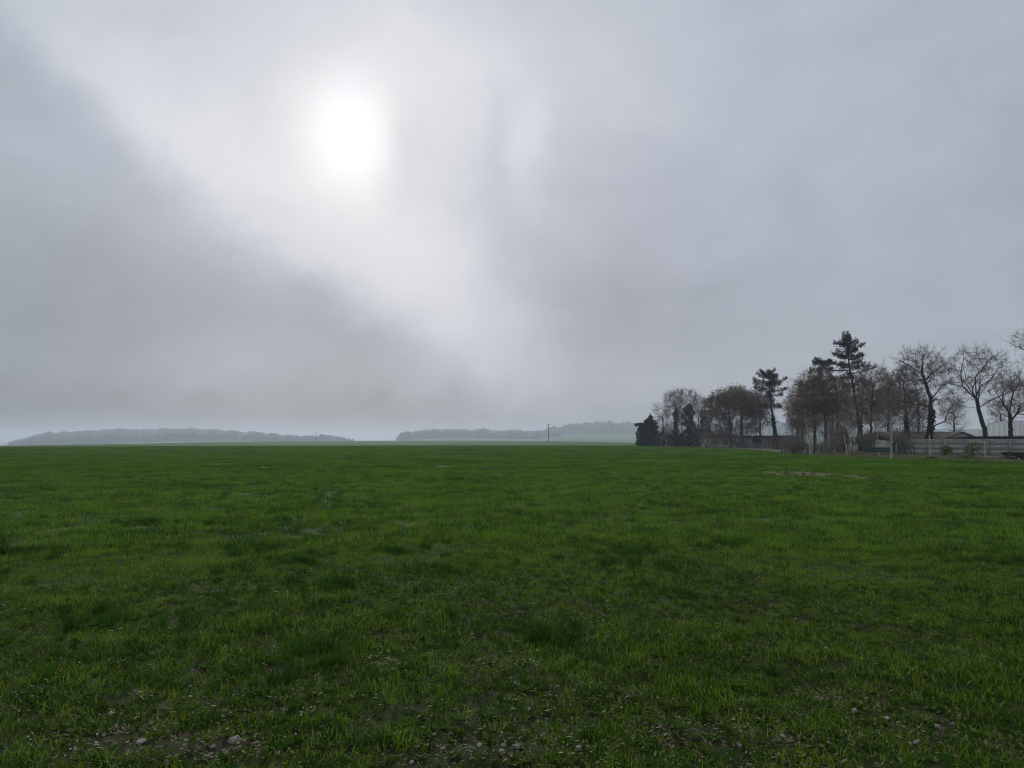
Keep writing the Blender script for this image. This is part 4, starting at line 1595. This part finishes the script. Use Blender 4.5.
def wire_fence(pts, label, h=1.5, step=2.5, tilt=.05, seed=1, mat='fence'):
    """posts and wires along a line of (pixel column, distance)"""
    r = random.Random(seed)
    W = np.array([at(p, 446, Y)[:2] for p, Y in pts])
    d = np.concatenate([[0], np.cumsum(np.hypot(*np.diff(W, axis=0).T))])
    n = max(2, int(d[-1] / step))
    root = empty('wire_fence', (W[0][0], W[0][1], 0), label, 'fence')
    tops, bots = [], []
    for k in range(n + 1):
        t = d[-1] * k / n
        x, y = np.interp(t, d, W[:, 0]) - W[0][0], np.interp(t, d, W[:, 1]) - W[0][1]
        hh = h * r.uniform(.92, 1.08)
        tx, ty = r.gauss(0, tilt) * hh, r.gauss(0, tilt) * hh
        MB().tube([(x, y, -.1), (x + tx, y + ty, hh)], .04, 6).build('post', M[mat], root)
        tops.append((x + tx, y + ty, hh))
        bots.append((x, y, 0))
    wires = MB()
    for f in np.linspace(.08, .97, 9):
        line = [np.array(b) * (1 - f) + np.array(t) * f for b, t in zip(bots, tops)]
        wires.tube(line, .006, 3)
    for k in range(n):
        for q in np.arange(.05, 1, .1):
            b = np.array(bots[k]) * (1 - q) + np.array(bots[k + 1]) * q
            t = np.array(tops[k]) * (1 - q) + np.array(tops[k + 1]) * q
            wires.tube([b * .94 + t * .06, b * .03 + t * .97], .004, 3)
    wires.build('wire_mesh', M[mat], root)


wire_fence([(898, 69), (960, 66.5), (1024, 62.5), (1120, 56)], 'dark green wire mesh fence with leaning posts in front of the concrete wall', 1.35, 2.6, .08, 3)
wire_fence([(783, 84), (800, 80), (850, 74.5), (896, 70)], 'thin dark wire fence along the shrubs left of the wall', 1.1, 2.4, .04, 4)
wire_fence([(700, 147), (752, 117), (780, 89)], 'faint wire fence at the field edge below the brown trees', 1.1, 3.5, .03, 5, 'wood_grey')

# wooden stakes standing on their own
for px, Y, h, tl, lb, mt in [(985, 61, 1.45, .02, 'pale thin stake in front of the leaning grey tree', 'bark_pale'), (781.5, 83, .8, .03, 'short dark post at the corner of the field', 'wood_dark'),
                             (930, 70, 2.0, -.01, 'pale upright post before the black ivied trunk', 'bark_pale'), (939, 68, 1.5, .10, 'leaning grey stake against the left part of the wall', 'wood_grey')]:
    b = at(px, 446, Y)
    o = MB().tube([(0, 0, -.1), (tl * h * .5, 0, h * .5), (tl * h, 0, h)], [.055, .05, .045], 7).build('stake', M[mt], None, (b[0], Y, 0))
    tag(o, lb, 'post')


def barrier():
    Y = 70
    A, B = at(864, 446, Y), at(893, 446, Y)
    w = B[0] - A[0]
    root = empty('barrier', ((A[0] + B[0]) / 2, Y, 0), 'low teal painted board barrier on short legs at the verge', 'barrier')
    z0, z1 = at(870, 451.5, Y)[2], at(870, 447.3, Y)[2]
    for q in range(2):
        z = z0 + (z1 - z0) * (.25 + .5 * q)
        MB().box((0, 0, z), (w, .05, (z1 - z0) * .46)).build('board', M['teal'], root)
    MB().box((0, -.045, z0 - .02), (w, .04, .06)).build('rail', M['fence'], root)
    for f in (-.46, -.15, .15, .46):
        MB().box((f * w, .06, z1 / 2), (.08, .07, z1)).build('leg', M['wood_grey'], root)


barrier()


def trailer():
    Y = 57
    A, B = at(1003, 446, Y), at(1040, 446, Y)
    w = B[0] - A[0]
    root = empty('trailer', ((A[0] + B[0]) / 2, Y, 0), 'low black flatbed trailer parked at the right edge of the field', 'trailer')
    z0 = at(1010, 456, Y)[2]
    zt = at(1010, 453.2, Y)[2]
    MB().box((.2, 0, z0 + .04), (w - .5, 1.5, .09)).build('deck', M['wood_dark'], root)
    for sg in (-1, 1):
        MB().box((.1, sg * .74, (z0 + zt) / 2 + .08), (w * .84, .05, .17)).build('side_board', M['wood_dark'], root)
    MB().tube([(-w / 2 + .4, 0, z0 - .06), (-w / 2 - .35, 0, z0 - .12)], .04, 6).build('drawbar', M['felt'], root)
    for x in (-w * .26, w * .12, w * .40):
        for sg in (-1, 1):
            r_ = .20
            ty = MB().tube([(x, sg * .62 - .09, r_), (x, sg * .62 + .09, r_)], r_, 18).build('wheel', M['rubber'], root)
            MB().tube([(x, sg * .62 - .097, r_), (x, sg * .62 + .097, r_)], r_ * .45, 12).build('rim', M['galv'], ty)
    MB().box((0, 0, .24), (w * .8, .9, .16)).build('axle_frame', M['felt'], root)


trailer()

# ------------------------------------------------------------------ poles far off in the field
def pole(px, Y, pyt, label, arm=True):
    b = at(px, 446, Y)
    z0 = gz(b[0], Y)
    h = at(px, pyt, Y)[2] - z0
    root = empty('utility_pole', (b[0], Y, z0), label, 'pole', 'utility poles across the far field')
    MB().tube([(0, 0, -.3), (0, 0, h)], [.20, .14], 8).build('shaft', M['wood_dark'], root)
    if arm:
        MB().box((0, -.2, h - .5), (1.7, .12, .14)).build('crossarm', M['wood_dark'], root)
        for x in (-.7, 0, .7):
            MB().tube([(x, -.2, h - .43), (x, -.2, h - .18)], .05, 6).build('insulator', M['concrete_pale'], root)


pole(548.5, 430, 423.5, 'tall dark utility pole in front of the hazy middle wood')
pole(316, 620, 431.5, 'utility pole before the right end of the left wood')
pole(510, 700, 431.5, 'faintest utility pole, left of the tall dark one')

# ------------------------------------------------------------------ woods on the skyline
def far_wood(name, cols, r_of, tops, per_px, label, seed, depth=260, hmin=13, hmax=19):
    """many small tree crowns on a far rise: COLS = pixel range"""
    g = np.random.default_rng(seed)
    import bmesh
    bm = bmesh.new()
    bmesh.ops.create_icosphere(bm, subdivisions=1, radius=1)
    bv = np.array([v.co[:] for v in bm.verts])
    bf = np.array([[v.index for v in f.verts] for f in bm.faces])
    bm.free()
    n = int((cols[1] - cols[0]) * per_px)
    V, T = [], []
    for k in range(n):
        px = g.uniform(*cols)
        r = r_of + g.uniform(0, depth)
        d = ray(px, HY)
        d = d / np.hypot(d[0], d[1])
        x, y = d[0] * r, d[1] * r
        z0 = float(terrain(x, y))
        edge = min(1, (px - cols[0]) / 4 + .45) if tops else 1
        h = g.uniform(hmin, hmax) * edge * (.72 + .5 * float(vnoise(px, 0, 7, seed)) + .12 * float(vnoise(px, 5, 2, seed)))
        # one crown of a few uneven clumps
        for q in range(4):
            rx = g.uniform(3.0, 6.5)
            rz = h * g.uniform(.22, .40)
            c = np.array([x + g.normal(0, 3), y + g.normal(0, 3), z0 + h - rz * 1.05 - g.uniform(0, h * .8) * (q > 0)])
            p = bv * np.array([rx, rx, rz]) * g.uniform(.72, 1.25, (len(bv), 1)) + c
            T.append(bf + len(V) * len(bv))
            V.append(p)
    me = mesh_np(name, np.concatenate(V), None, np.concatenate(T))
    o = link(name, me, M['farwood'])
    tag(o, label, 'wood', kind='stuff')
    return o


far_wood('distant_woods', (4, 352), 1950, True, 17, 'long hazy wood along the left skyline', 1, 1050)
far_wood('distant_woods', (399, 560), 1950, True, 15, 'pale hazy strip of wood in the middle of the skyline', 2, 1050)
far_wood('distant_woods', (546, 830), 2250, True, 5, 'darker hazy wood behind the pale field beside the tree row', 3, 200, 17, 26)

# ------------------------------------------------------------------ haze
hz = MB().box((0, 1500, 20), (13600, 11000, 70))
ho = hz.build('haze', [], None)
hm = bpy.data.materials.new('haze')
nt, N, L = nodes(hm)
out = N.new('ShaderNodeOutputMaterial')
pv = N.new('ShaderNodeVolumePrincipled')
pv.inputs['Color'].default_value = (0.80, 0.87, 1.0, 1)
pv.inputs['Density'].default_value = 0.00037
pv.inputs['Anisotropy'].default_value = 0.35
pv.inputs['Density Attribute'].default_value = ''
L.new(pv.outputs[0], out.inputs['Volume'])
hm.cycles.homogeneous_volume = True
ho.data.materials.append(hm)
tag(ho, 'thin pale haze lying over the whole field', 'haze', kind='stuff')

# ------------------------------------------------------------------ render settings
SC.view_settings.view_transform = 'Standard'
SC.view_settings.look = 'None'
SC.view_settings.exposure = 0.0
SC.view_settings.gamma = 1.0
SC.cycles.filter_width = 1.1
SC.cycles.use_denoising = True
SC.cycles.max_bounces = 6
SC.cycles.diffuse_bounces = 3
SC.cycles.transmission_bounces = 3
SC.cycles.transparent_max_bounces = 6
SC.cycles.volume_bounces = 1
SC.cycles.sample_clamp_indirect = 6
